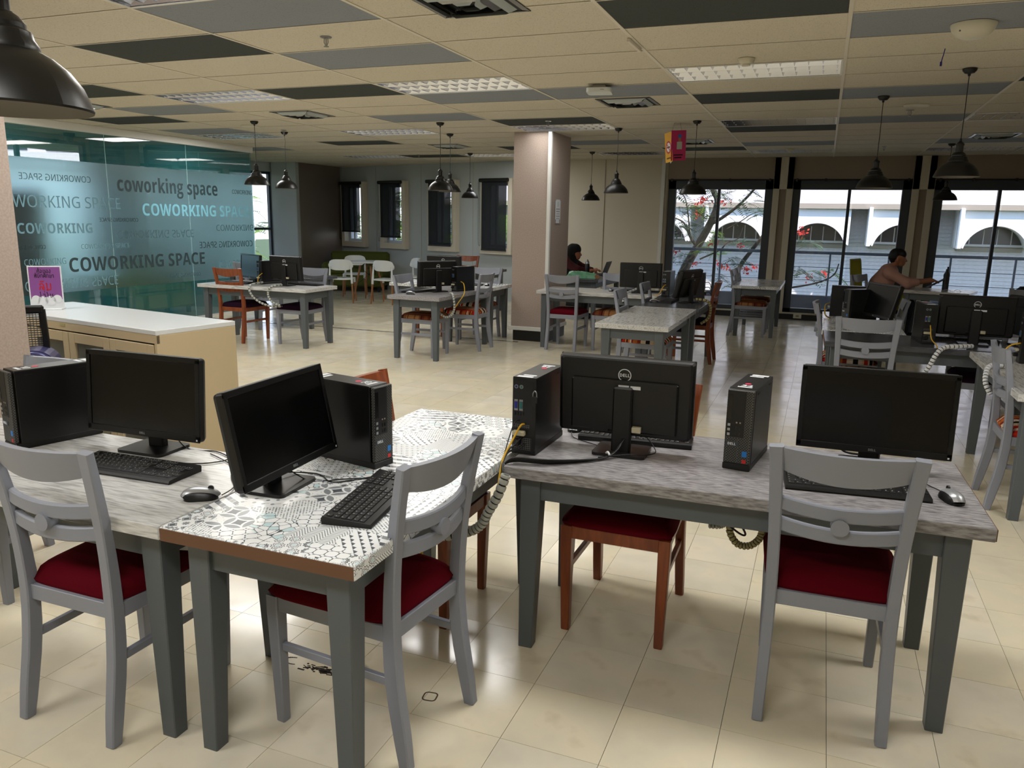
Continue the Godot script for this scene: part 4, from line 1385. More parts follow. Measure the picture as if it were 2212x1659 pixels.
func chair_parts() -> void:
	var st := st0()
	# cushion: domed pad, wider in front
	var n := 14
	var P := []
	for j in n + 1:
		var row := []
		for i in n + 1:
			var u := -1.0 + 2.0 * i / n
			var v := -1.0 + 2.0 * j / n
			# round the outline
			var uu := u * (1.0 - 0.07 * pow(absf(v), 6.0))
			var vv := v * (1.0 - 0.05 * pow(absf(u), 6.0))
			var hw := lerpf(0.215, 0.190, (v + 1.0) * 0.5)
			var d := pow((1.0 - pow(absf(u), 6.0)) * (1.0 - pow(absf(v), 6.0)), 0.45)
			row.append([Vector3(uu * hw, 0.438, vv * 0.222 - 0.015), Vector3(uu * hw * 1.03, 0.452 + 0.045 * d + 0.006 * (1.0 - u * u), vv * 0.228 - 0.015)])
		P.append(row)
	st.set_smooth_group(1)
	for j in n:
		for i in n:
			quad(st, P[j][i][1], P[j][i + 1][1], P[j + 1][i + 1][1], P[j + 1][i][1], Vector3.UP)
	for i in n:
		for e in [[0, -1.0], [n, 1.0]]:
			quad(st, P[e[0]][i][0], P[e[0]][i + 1][0], P[e[0]][i + 1][1], P[e[0]][i][1], Vector3(0, 0, e[1]))
			quad(st, P[i][e[0]][0], P[i + 1][e[0]][0], P[i + 1][e[0]][1], P[i][e[0]][1], Vector3(e[1], 0, 0))
	st.set_smooth_group(-1)
	quad(st, P[0][0][0], P[0][n][0], P[n][n][0], P[n][0][0], Vector3.DOWN)
	G["seat"] = done(st)
	for s in [-1, 1]:
		st = st0()
		bar(st, spline([Vector3(s * 0.183, 0, 0.262), Vector3(s * 0.181, 0.10, 0.246), Vector3(s * 0.178, 0.26, 0.220), Vector3(s * 0.177, 0.42, 0.211), Vector3(s * 0.181, 0.60, 0.220), Vector3(s * 0.188, 0.76, 0.242), Vector3(s * 0.198, 0.925, 0.274)], 3), [Vector2(0.034, 0.036), Vector2(0.034, 0.038), Vector2(0.035, 0.042), Vector2(0.036, 0.045), Vector2(0.036, 0.047), Vector2(0.037, 0.048), Vector2(0.037, 0.048), Vector2(0.037, 0.048), Vector2(0.037, 0.046), Vector2(0.037, 0.044), Vector2(0.037, 0.042), Vector2(0.037, 0.04), Vector2(0.037, 0.038), Vector2(0.037, 0.036), Vector2(0.038, 0.034), Vector2(0.039, 0.032), Vector2(0.040, 0.030), Vector2(0.041, 0.028), Vector2(0.042, 0.026)], Vector3.RIGHT, 0.004)
		G["rear_leg%d" % s] = done(st)
		st = st0()
		bar(st, [Vector3(s * 0.183, 0, -0.213), Vector3(s * 0.183, 0.004, -0.213), Vector3(s * 0.187, 0.38, -0.218), Vector3(s * 0.187, 0.437, -0.218)], [Vector2(0.03, 0.03), Vector2(0.032, 0.032), Vector2(0.044, 0.044), Vector2(0.044, 0.044)], Vector3.RIGHT, 0.003)
		G["front_leg%d" % s] = done(st)
		st = st0()
		bar(st, [Vector3(s * 0.182, 0.262, -0.2), Vector3(s * 0.178, 0.262, 0.205)], [Vector2(0.018, 0.026)], Vector3.RIGHT, 0.002)
		G["stretcher%d" % s] = done(st)
	st = st0()
	bx(st, Vector3(0, 0.414, 0.209), Vector3(0.325, 0.05, 0.022), 0.002)
	bx(st, Vector3(0, 0.412, -0.222), Vector3(0.335, 0.05, 0.022), 0.002)
	for s in [-1, 1]:
		bar(st, [Vector3(s * 0.190, 0.412, -0.2), Vector3(s * 0.180, 0.412, 0.19)], [Vector2(0.022, 0.05)], Vector3.RIGHT, 0.002)
	G["seat_frame"] = done(st)
	# curved backrest rail: bows backwards, its lower edge sags in the middle
	st = st0()
	st.set_smooth_group(1)
	n = 16
	var lo := []
	for i in n + 1:
		var u := -1.0 + 2.0 * i / n
		var x := u * 0.181
		var bow := 0.034 * (1.0 - u * u)
		var y0 := 0.848 - 0.028 * (1.0 - u * u)
		var y1 := 0.918 + 0.004 * u * u
		var zl := 0.258 - (0.918 - y0) * 0.17 + bow
		var zt := 0.268 + bow
		lo.append([Vector3(x, y0, zl - 0.011), Vector3(x, y0, zl + 0.011), Vector3(x * 1.0 + u * 0.012, y1, zt + 0.011), Vector3(x + u * 0.012, y1, zt - 0.011)])
	for i in n:
		for k in 4:
			var l := (k + 1) % 4
			st.set_smooth_group(20 + k)
			quad(st, lo[i][k], lo[i][l], lo[i + 1][l], lo[i + 1][k], [Vector3(0, -1, 0), Vector3(0, 0, 1), Vector3(0, 1, 0), Vector3(0, 0, -1)][k])
	G["backrest"] = done(st)
	for q in [0, 1]:
		st = st0()
		var pts := []
		for i in 11:
			var u := -1.0 + 0.2 * i
			pts.append(Vector3(u * (0.173 - 0.003 * q), 0.738 - 0.072 * q - 0.012 * (1.0 - u * u), 0.236 - 0.010 * q + 0.026 * (1.0 - u * u)))
		bar(st, pts, [Vector2(0.044, 0.020)], Vector3.UP, 0.004)
		G["slat%d" % q] = done(st)
	st = st0()
	lathe(st, disc(0.026, 0.036), 26, Transform3D(Basis(Vector3.RIGHT, PI * 0.5), Vector3(0, 0.690, 0.243)))
	G["medallion"] = done(st)

func chair(label: String, at: Vector2, turn: float, wood: String, cloth: String, group := "slatted wooden chairs at the tables") -> Node3D:
	if not G.has("seat"):
		chair_parts()
	var o := thing("slatted_chair", label, "chair", Vector3(at.x, 0, at.y), turn, group)
	var w: Material = M[wood]
	put("seat", G["seat"], M[cloth], o)
	put("backrest", G["backrest"], w, o)
	for q in [0, 1]:
		put("slat", G["slat%d" % q], w, o)
	put("medallion", G["medallion"], w, o)
	put("seat_frame", G["seat_frame"], w, o)
	for s in [-1, 1]:
		put("rear_leg", G["rear_leg%d" % s], w, o)
		put("front_leg", G["front_leg%d" % s], w, o)
		put("stretcher", G["stretcher%d" % s], w, o)
	return o

func tables_and_chairs() -> void:
	var Q := PI * 0.5
	table("work table with pale streaked top at the left edge, beside the patterned table", Vector2(-2.41, -1.862), 0.0, 1.51, 0.635, M.top_travertine)
	table("large patterned-top work table in the foreground with a bare wooden front edge", Vector2(-1.333, -2.315), Q, 1.54, 0.635, M.top_print, "grey-legged work tables", -1)
	table("foreground work table with a grey linen-look top carrying two black monitors", Vector2(-0.228, -2.815), 0.03, 1.53, 0.68, M.top_linen, "grey-legged work tables", 1)
	table("work table with a pale top beside the glass partition, an orange chair at its near side", Vector2(-6.43, -8.0), 0.0, 1.62, 0.66, M.top_travertine, "grey-legged work tables", -1)
	table("dark-topped work table half hidden behind the pale table near the glass", Vector2(-7.32, -9.43), 0.0, 1.5, 0.64, M.top_slate)
	table("work table with a grey top under the numbered black monitor", Vector2(-4.17, -8.385), Q, 1.52, 0.65, M.top_linen)
	table("patterned-top work table set crosswise behind the numbered monitor's table", Vector2(-4.60, -9.48), 0.0, 1.52, 0.65, M.top_print)
	table("dark-topped work table near the slanting wall with an orange chair at its far end", Vector2(-5.42, -11.97), Q, 1.5, 0.65, M.top_slate)
	table("work table with a pale top just right of the middle column", Vector2(-2.51, -9.46), 0.0, 1.5, 0.65, M.top_travertine)
	table("empty work table with a glossy pale top and nothing on it, right of the middle", Vector2(-1.445, -7.21), Q, 1.53, 0.63, M.top_travertine)
	table("dark-topped work table with two monitors behind the empty glossy table", Vector2(-1.42, -8.77), Q, 1.53, 0.63, M.top_slate)
	table("small empty patterned-top table by the large window, two chairs on its left", Vector2(-0.82, -12.13), Q, 1.5, 0.64, M.top_print)
	table("dark-topped work table behind the middle column where a person in black sits", Vector2(-3.36, -11.97), Q, 1.55, 0.65, M.top_slate)
	table("dark-topped work table behind the right foreground monitor", Vector2(0.83, -6.60), 0.02, 1.52, 0.65, M.top_slate, "grey-legged work tables", -1)
	table("patterned-top work table pushed against the far side of the dark right-hand table", Vector2(0.37, -7.70), Q, 1.5, 0.635, M.top_print)
	table("work table with a pale streaked top at the right edge of the room view", Vector2(1.35, -5.48), Q, 1.52, 0.64, M.top_travertine, "grey-legged work tables", 1)
	table("small light table by the window where the person in pink works", Vector2(1.53, -12.18), -0.3, 0.85, 0.66, M.top_travertine)
	var V := "velvet"
	chair("grey slatted chair with crimson seat at the left foreground table", Vector2(-2.035, -1.762), 0.0, "paint_grey", V)
	chair("grey slatted chair with crimson seat at the side of the patterned foreground table", Vector2(-1.232, -1.962), deg_to_rad(84), "paint_grey", V)
	chair("grey slatted chair with crimson seat, its back to the viewer, at the right foreground monitor", Vector2(0.115, -2.668), 0.03, "paint_grey", V)
	chair("orange wooden chair with dark red seat tucked under the grey linen-look table", Vector2(-0.625, -2.915), PI, "wood", V)
	chair("orange wooden chair with plum seat behind the computer on the patterned table", Vector2(-1.462, -2.70), -Q, "wood", "plum")
	chair("grey slatted chair with striped seat at the far side of the left edge table", Vector2(-3.15, -2.20), PI, "paint_grey", "stripe_warm")
	chair("orange wooden chair with plum seat on the near side of the table by the glass", Vector2(-6.78, -7.965), 0.0, "wood", "plum")
	chair("grey slatted chair with plum seat behind the right monitor of the table by the glass", Vector2(-6.0, -8.10), PI, "paint_grey", "plum")
	chair("grey slatted chair with brown striped seat at the dark table behind the table by the glass", Vector2(-7.38, -9.02), 0.0, "paint_grey", "stripe_brown")
	chair("grey slatted chair with brown striped seat left of the numbered monitor's table", Vector2(-4.25, -8.03), -Q, "paint_grey", "stripe_brown")
	chair("grey slatted chair with red striped seat right of the numbered monitor's table", Vector2(-4.01, -8.70), Q, "paint_grey", "stripe_warm")
	chair("grey slatted chair with red striped seat behind the crosswise patterned table", Vector2(-4.2, -9.52), PI, "paint_grey", "stripe_warm")
	chair("orange wooden chair under the crosswise patterned table, behind the numbered monitor", Vector2(-4.87, -9.60), PI, "wood", "velvet")
	chair("orange wooden chair at the far end of the dark table by the slanting wall", Vector2(-5.86, -12.5), PI, "wood", "velvet")
	chair("grey slatted chair with dark red seat, its back to the viewer, right of the column", Vector2(-2.90, -9.30), 0.0, "paint_grey", V)
	chair("grey slatted chair with brown striped seat on the far side of the table by the column", Vector2(-2.36, -9.47), PI, "paint_grey", "stripe_brown")
	chair("grey slatted chair with warm striped seat pushed under the empty glossy table", Vector2(-1.53, -7.47), -Q, "paint_grey", "stripe_warm")
	chair("grey slatted chair pushed under the left of the dark table behind the glossy one", Vector2(-1.50, -8.47), -Q, "paint_grey", "plum")
	chair("orange wooden chair with plum seat at the right of the dark table behind the glossy one", Vector2(-1.335, -9.1), Q, "wood", "plum")
	chair("grey slatted chair with brown seat at the window table, the nearer of two", Vector2(-0.90, -11.6), -Q, "paint_grey", "stripe_brown")
	chair("grey slatted chair with brown seat at the window table, the farther of two", Vector2(-0.90, -12.25), -Q, "paint_grey", "stripe_brown")
	chair("grey slatted chair with brown seat, its back to the viewer, before the dark right-hand table", Vector2(0.35, -6.37), 0.0, "paint_grey", "stripe_brown")
	chair("grey slatted chair with warm striped seat seen edge-on left of the right-hand patterned table", Vector2(0.27, -7.22), -Q, "paint_grey", "stripe_warm")
	chair("grey slatted chair with crimson seat right of the far computer on the patterned table", Vector2(0.46, -7.78), Q, "paint_grey", V)
	chair("grey slatted chair standing before the lime armchair near the windows", Vector2(0.72, -11.45), -Q - 0.5, "paint_grey", "plum")
	chair("grey slatted chair at the far right edge, behind the black bag", Vector2(2.12, -10.2), 0.1, "paint_grey", "plum")
	chair("grey slatted chair with red striped seat pushed under the table at the right edge", Vector2(1.262, -5.10), -Q, "paint_grey", "stripe_warm")
	chair("grey slatted chair with plum seat on the far side of the dark right-hand table", Vector2(1.2, -6.78), PI, "paint_grey", "plum")
	# white chairs round a small table
	var wt := thing("cafe_table", "small round white table with splayed wooden legs among the white chairs", "table", Vector3(-8.05, 0, -13.0))
	var st := st0()
	lathe(st, [Vector2(0, 0.715), Vector2(0.38, 0.715), Vector2(0.395, 0.725), Vector2(0.395, 0.735), Vector2(0.385, 0.74), Vector2(0, 0.74)], 40)
	put("table_top", st, M.white_plastic, wt)
	for k in 4:
		var a := PI * 0.25 + k * Q
		st = st0()
		tube(st, [Vector3(cos(a) * 0.31, 0, sin(a) * 0.31), Vector3(cos(a) * 0.16, 0.66, sin(a) * 0.16)], [0.013, 0.021], 8)
		put("leg", st, M.beech, wt)
		st = st0()
		tube(st, [Vector3(cos(a) * 0.17, 0.62, sin(a) * 0.17), Vector3(cos(a) * 0.06, 0.71, sin(a) * 0.06)], 0.008, 6)
		tube(st, [Vector3(cos(a) * 0.17, 0.62, sin(a) * 0.17), Vector3(-cos(a) * 0.24, 0.3, -sin(a) * 0.24)], 0.004, 6)
		put("brace", st, M.black_base, wt)
	white_chair("white shell chair with wooden legs, nearest on the left of the round table", Vector2(-8.27, -12.42), 0.45)
	white_chair("white shell chair with wooden legs, nearest on the right of the round table", Vector2(-7.42, -12.62), 0.0)
	white_chair("white shell chair with wooden legs, on the far side before the olive armchair", Vector2(-8.72, -13.55), PI + 0.5)
	white_chair("white shell chair with wooden legs, farthest right at the round table", Vector2(-7.45, -13.45), PI - 0.7)
	var so := thing("sofa", "olive green tub sofa in the corner below the narrow windows", "sofa", Vector3(-9.35, 0, -14.6), 0.3)
	sofa_body(so, 1.3, 0.8, M.green_cloth, 0.82)
	# lime armchair
	var ac := thing("armchair", "lime green high-backed armchair in which the person in pink sits", "armchair", Vector3(0.82, 0, -12.42), -Q)
	st = st0()
	prism(st, rrect(0.62, 0.72, 0.2), -0.07, 0.07, Transform3D(Basis(Vector3.RIGHT, 0.12), Vector3(0, 0.74, 0.33)), true)
	put("backrest", st, M.lime_cloth, ac)
	st = st0()
	bx(st, Vector3(0, 0.27, 0), Vector3(0.6, 0.26, 0.6), 0.03)
	put("seat", st, M.lime_cloth, ac)
	for s in [-1, 1]:
		st = st0()
		bx(st, Vector3(s * 0.35, 0.38, 0.0), Vector3(0.11, 0.54, 0.68), 0.03)
		put("armrest", st, M.lime_cloth, ac)
		for t in [-1, 1]:
			box("foot", Vector3(s * 0.3, 0.07, t * 0.25), Vector3(0.04, 0.14, 0.04), M.beech, ac)

func white_chair(label: String, at: Vector2, turn: float) -> void:
	var o := thing("shell_chair", label, "chair", Vector3(at.x, 0, at.y), turn, "white shell chairs round the small table")
	if not G.has("wc_seat"):
		var st := st0()
		st.set_smooth_group(1)
		# seat: shallow dish with rounded corners
		var n := 10
		var R := []
		for j in n + 1:
			var row := []
			for i in n + 1:
				var u := -1.0 + 2.0 * i / n
				var v := -1.0 + 2.0 * j / n
				var x := u * 0.22 * sqrt(1.0 - 0.35 * v * v * 0.5)
				var z := v * 0.21 * sqrt(1.0 - 0.35 * u * u * 0.5)
				row.append(Vector3(x, 0.455 - 0.02 * (1.0 - u * u) * (1.0 - v * v), z))
			R.append(row)
		for j in n:
			for i in n:
				quad(st, R[j][i], R[j][i + 1], R[j + 1][i + 1], R[j + 1][i], Vector3.UP)
				var dn := Vector3(0, -0.025, 0)
				quad(st, R[j][i] + dn, R[j][i + 1] + dn, R[j + 1][i + 1] + dn, R[j + 1][i] + dn, Vector3.DOWN)
		for i in n:
			for e in [[0, -1.0], [n, 1.0]]:
				var dn := Vector3(0, -0.025, 0)
				quad(st, R[e[0]][i], R[e[0]][i + 1], R[e[0]][i + 1] + dn, R[e[0]][i] + dn, Vector3(0, 0, e[1]))
				quad(st, R[i][e[0]], R[i + 1][e[0]], R[i + 1][e[0]] + dn, R[i][e[0]] + dn, Vector3(e[1], 0, 0))
		G["wc_seat"] = done(st)
		st = st0()
		st.set_smooth_group(1)
		var m := 14
		for i in m:
			for j in 4:
				var q := []
				for c in [[i, j], [i + 1, j], [i + 1, j + 1], [i, j + 1]]:
					var u: float = -1.0 + 2.0 * c[0] / m
					var v: float = c[1] / 4.0
					var wdt := 0.225 * (0.86 + 0.14 * sin(PI * minf(v + 0.12, 1.0)))
					q.append(Vector3(u * wdt, 0.60 + v * 0.2 - 0.035 * pow(absf(u), 4.0) * (v - 0.5) * 2.0, 0.2 + 0.03 * v - 0.075 * u * u))
				for t in [-0.006, 0.006]:
					quad(st, q[0] + Vector3(0, 0, t), q[1] + Vector3(0, 0, t), q[2] + Vector3(0, 0, t), q[3] + Vector3(0, 0, t), Vector3(0, 0, t))
		G["wc_back"] = done(st)
	put("seat", G["wc_seat"], M.white_plastic, o)
	put("backrest", G["wc_back"], M.white_plastic, o)
	for sx in [-1, 1]:
		for sz in [-1, 1]:
			var st := st0()
			tube(st, [Vector3(sx * 0.225, 0, sz * 0.225), Vector3(sx * 0.205, 0.36, sz * 0.19)], [0.013, 0.018], 8)
			put("leg", st, M.beech, o)
			st = st0()
			if sz > 0:
				tube(st, [Vector3(sx * 0.205, 0.36, 0.19), Vector3(sx * 0.2, 0.45, 0.185), Vector3(sx * 0.19, 0.68, 0.172)], [0.021, 0.021, 0.013], 8)
			else:
				tube(st, [Vector3(sx * 0.205, 0.36, -0.19), Vector3(sx * 0.2, 0.45, -0.18)], [0.021, 0.023], 8)
			put("leg_socket", st, M.white_plastic, o)

# ---------------------------------------------------------------- computers
func monitor(label: String, at: Vector2, turn: float, tilt := 0.07, number := "", stickers := true) -> Node3D:
	# origin: middle of the base on the table; the screen looks along +z
	var o := thing("monitor", label, "monitor", Vector3(at.x, TOP, at.y), turn, "black flat computer monitors")
	var flat := Basis(Vector3.RIGHT, -PI * 0.5)
	if not G.has("mon_base"):
		var st := st0()
		prism(st, rrect(0.20, 0.165, 0.018), 0.0, 0.011, Transform3D(flat, Vector3(0, 0, 0)))
		G["mon_base"] = done(st)
		st = st0()
		bx(st, Vector3(0, 0.13, -0.022), Vector3(0.072, 0.25, 0.030), 0.006)
		G["mon_neck"] = done(st)
		st = st0()
		# shell: rim plus a back that steps in
		var p := rrect(0.508, 0.300, 0.012)
		prism(st, p, -0.016, 0.006)
		var rings := [[1.0, -0.016], [0.975, -0.030], [0.94, -0.034]]
		for r in 2:
			for i in p.size():
				var a := p[i]
				var b := p[(i + 1) % p.size()]
				var f0: float = rings[r][0]
				var f1: float = rings[r + 1][0]
				quad(st, Vector3(a.x * f0, a.y * f0, rings[r][1]), Vector3(b.x * f0, b.y * f0, rings[r][1]), Vector3(b.x * f1, b.y * f1, rings[r + 1][1]), Vector3(a.x * f1, a.y * f1, rings[r + 1][1]), Vector3(a.x, a.y, -0.1))
		var q := PackedVector2Array()
		for v in p:
			q.append(v * 0.94)
		prism(st, q, -0.0345, -0.033)
		# bulge for the electronics and the long groove below the top edge
		bx(st, Vector3(0, -0.03, -0.040), Vector3(0.40, 0.20, 0.016), 0.006)
		G["mon_shell"] = done(st)
		st = st0()
		for s in [[Vector3(0, 0.1405, 0.008), Vector3(0.508, 0.019, 0.006)], [Vector3(0, -0.138, 0.008), Vector3(0.508, 0.024, 0.006)], [Vector3(-0.2455, 0, 0.008), Vector3(0.017, 0.29, 0.006)], [Vector3(0.2455, 0, 0.008), Vector3(0.017, 0.29, 0.006)]]:
			bx(st, s[0], s[1], 0.0015)
		G["mon_bezel"] = done(st)
		st = st0()
		bx(st, Vector3(0, 0.0025, 0.0065), Vector3(0.476, 0.262, 0.001))
		G["mon_screen"] = done(st)
		st = st0()
		lathe(st, [Vector2(0.0215, 0.0), Vector2(0.0245, 0.0), Vector2(0.0245, 0.001), Vector2(0.0215, 0.001), Vector2(0.0215, 0.0)], 32, Transform3D(Basis(Vector3.RIGHT, -PI * 0.5), Vector3.ZERO))
		G["mon_ring"] = done(st)
	put("base", G["mon_base"], M.black_satin, o)
	put("neck", G["mon_neck"], M.black_plastic, o)
	var panel := sub("panel", Transform3D(Basis(Vector3.RIGHT, -tilt), Vector3(0, 0.212, 0.03)), o)
	put("shell", G["mon_shell"], M.black_plastic, panel)
	put("bezel", G["mon_bezel"], M.black_satin, panel)
	put("screen", G["mon_screen"], M.screen, panel)
	var back := Transform3D(Basis(Vector3.UP, PI), Vector3(0, 0.088, -0.0362))
	put("logo_ring", G["mon_ring"], M.label_white, panel, Vector3(0, 0.088, -0.0352))
	words("logo", "DELL", 0.012, M.label_white, panel, back, true)
	words("badge", "DELL", 0.008, M.silver, panel, Transform3D(Basis.IDENTITY, Vector3(0, -0.138, 0.0115)), true, 0.0005)
	box("power_light", Vector3(0.243, -0.141, 0.0115), Vector3(0.006, 0.006, 0.001), M.label_white, panel)
	if stickers:
		box("sticker", Vector3(0.0, 0.047, -0.0487), Vector3(0.04, 0.012, 0.0008), M.label_white, panel)
		box("sticker", Vector3(-0.044, 0.046, -0.0487), Vector3(0.038, 0.013, 0.0008), M.label_white, panel)
	if number:
		words("number", number, 0.034, M.label_white, panel, Transform3D(Basis(Vector3.UP, PI), Vector3(0, 0.02, -0.0492)), true)
	box("port_plate", Vector3(0.085, -0.118, -0.045), Vector3(0.06, 0.03, 0.008), M.cable_black, panel)
	box("video_plug", Vector3(-0.055, -0.112, -0.058), Vector3(0.034, 0.022, 0.02), M.plug_ivory, panel, 0.002)
	return o

func tower(label: String, at: Vector2, turn: float, number := "") -> Node3D:
	# slim desktop case standing upright; the front looks along +z
	var o := thing("desktop_computer", label, "computer", Vector3(at.x, TOP, at.y), turn, "slim black desktop computer cases")
	var W := 0.093
	var H := 0.29
	var D := 0.312
	box("case", Vector3(0, H * 0.5 + 0.003, -0.01), Vector3(W, H - 0.006, D - 0.02), M.black_satin, o, 0.002)
	box("foot", Vector3(0, 0.012, 0.0), Vector3(W + 0.003, 0.024, D + 0.002), M.black_plastic, o, 0.003)
	for z in [-0.1, 0.09]:
		for s in [-1, 1]:
			box("side_tab", Vector3(s * (W * 0.5 + 0.0005), 0.272 if z > 0 else 0.272, z), Vector3(0.002, 0.005, 0.03), M.black_plastic, o)
	# front
	var f := box("front_bezel", Vector3(0, H * 0.5 + 0.012, D * 0.5 - 0.006), Vector3(W - 0.001, H - 0.026, 0.014), M.grille, o, 0.002)
	box("drive_panel", Vector3(-0.013, 0.046, 0.0062), Vector3(0.062, 0.168, 0.004), M.black_plastic, f, 0.001)
	box("disc_slot", Vector3(-0.034, 0.07, 0.0086), Vector3(0.014, 0.09, 0.001), M.screen, f)
	for k in 3:
		box("drive_badge", Vector3(-0.034, 0.006 - 0.017 * k, 0.0086), Vector3(0.009, 0.009, 0.001), M.silver, f)
	for r in 3:
		for c in 2:
			box("socket", Vector3(-0.008 + 0.012 * c, 0.016 - 0.02 * r, 0.0086), Vector3(0.005, 0.012 if r else 0.005, 0.001), M.wall_dim if r == 0 else M.screen, f)
	box("badge_plate", Vector3(-0.018, -0.062, 0.0072), Vector3(0.046, 0.016, 0.002), M.frame_dark, f)
	words("badge", "DELL", 0.009, M.label_white, f, Transform3D(Basis.IDENTITY, Vector3(-0.020, -0.062, 0.0088)), true)
	box("sticker", Vector3(0.026, -0.095, 0.0072), Vector3(0.017, 0.02, 0.001), M.label_blue, f)
	box("sticker", Vector3(0.026, -0.122, 0.0072), Vector3(0.014, 0.013, 0.001), M.label_red, f)
	# back
	var bk := box("rear_plate", Vector3(0, H * 0.5 + 0.004, -D * 0.5 + 0.0005), Vector3(W - 0.006, H - 0.02, 0.002), M.black_plastic, o)
	for k in 2:
		var c: Material = M.port_blue if k == 0 else M.port_green
		var x := 0.031 - 0.02 * k
		var st := st0()
		lathe(st, [Vector2(0.0045, 0), Vector2(0.0075, 0), Vector2(0.0075, 0.002), Vector2(0.0045, 0.002)], 14, Transform3D(Basis(Vector3.RIGHT, -PI * 0.5), Vector3(x, 0.107, -0.001)))
		put("round_port", st, M.metal, bk)
		st = st0()
		lathe(st, disc(0.005, 0.0014), 12, Transform3D(Basis(Vector3.RIGHT, -PI * 0.5), Vector3(x, 0.107, -0.001)))
		put("round_port_core", st, c, bk)
		box("video_port", Vector3(x, 0.038, -0.003), Vector3(0.011, 0.026, 0.006), c, bk, 0.001)
		box("video_port_rim", Vector3(x, 0.038, -0.0015), Vector3(0.014, 0.042, 0.003), M.metal, bk)
	for k in 4:
		box("slot_port", Vector3(0.034 - 0.011 * k, 0.006, -0.0015), Vector3(0.004, 0.014, 0.002), M.screen, bk)
	box("vent", Vector3(-0.018, 0.055, -0.0014), Vector3(0.034, 0.14, 0.001), M.black_satin, bk)
	box("vent_grid", Vector3(0.008, -0.042, -0.0016), Vector3(0.062, 0.014, 0.001), M.vent_grid, bk)
	box("video_plug", Vector3(0.014, -0.066, -0.011), Vector3(0.048, 0.018, 0.02), M.plug_ivory, bk, 0.003)
	box("vent_grid", Vector3(0.004, -0.108, -0.0016), Vector3(0.07, 0.046, 0.001), M.vent_grid, bk)
	box("power_plug", Vector3(0.022, -0.1, -0.014), Vector3(0.028, 0.024, 0.026), M.cable_black, bk, 0.004)
	# labels on top
	var lid := box("lid", Vector3(0, H + 0.0005, -0.01), Vector3(W - 0.002, 0.002, D - 0.024), M.black_satin, o)
	box("sticker", Vector3(0.004, 0.0012, -0.127), Vector3(0.06, 0.0006, 0.022), M.label_white, lid)
	box("sticker", Vector3(-0.004, 0.0012, -0.099), Vector3(0.05, 0.0006, 0.014), M.label_white, lid)
	box("sticker", Vector3(0, -0.016, -D * 0.5 + 0.011), Vector3(0.07, 0.008, 0.0012), M.label_white, lid)
	if number:
		var up := Transform3D(Basis(Vector3.RIGHT, -PI * 0.5), Vector3(0.002, 0.0014, 0.09))
		words("number", number, 0.026, M.label_white, lid, up, true, 0.0006)
		box("number_strip", Vector3(0.0, 0.0012, 0.117), Vector3(0.05, 0.0006, 0.012), M.label_white, lid)
		var st := st0()
		lathe(st, disc(0.011, 0.0008), 18, Transform3D(Basis.IDENTITY, Vector3(-0.002, 0.0009, 0.055)))
		put("dot_sticker", st, M.label_pink, lid)
	return o

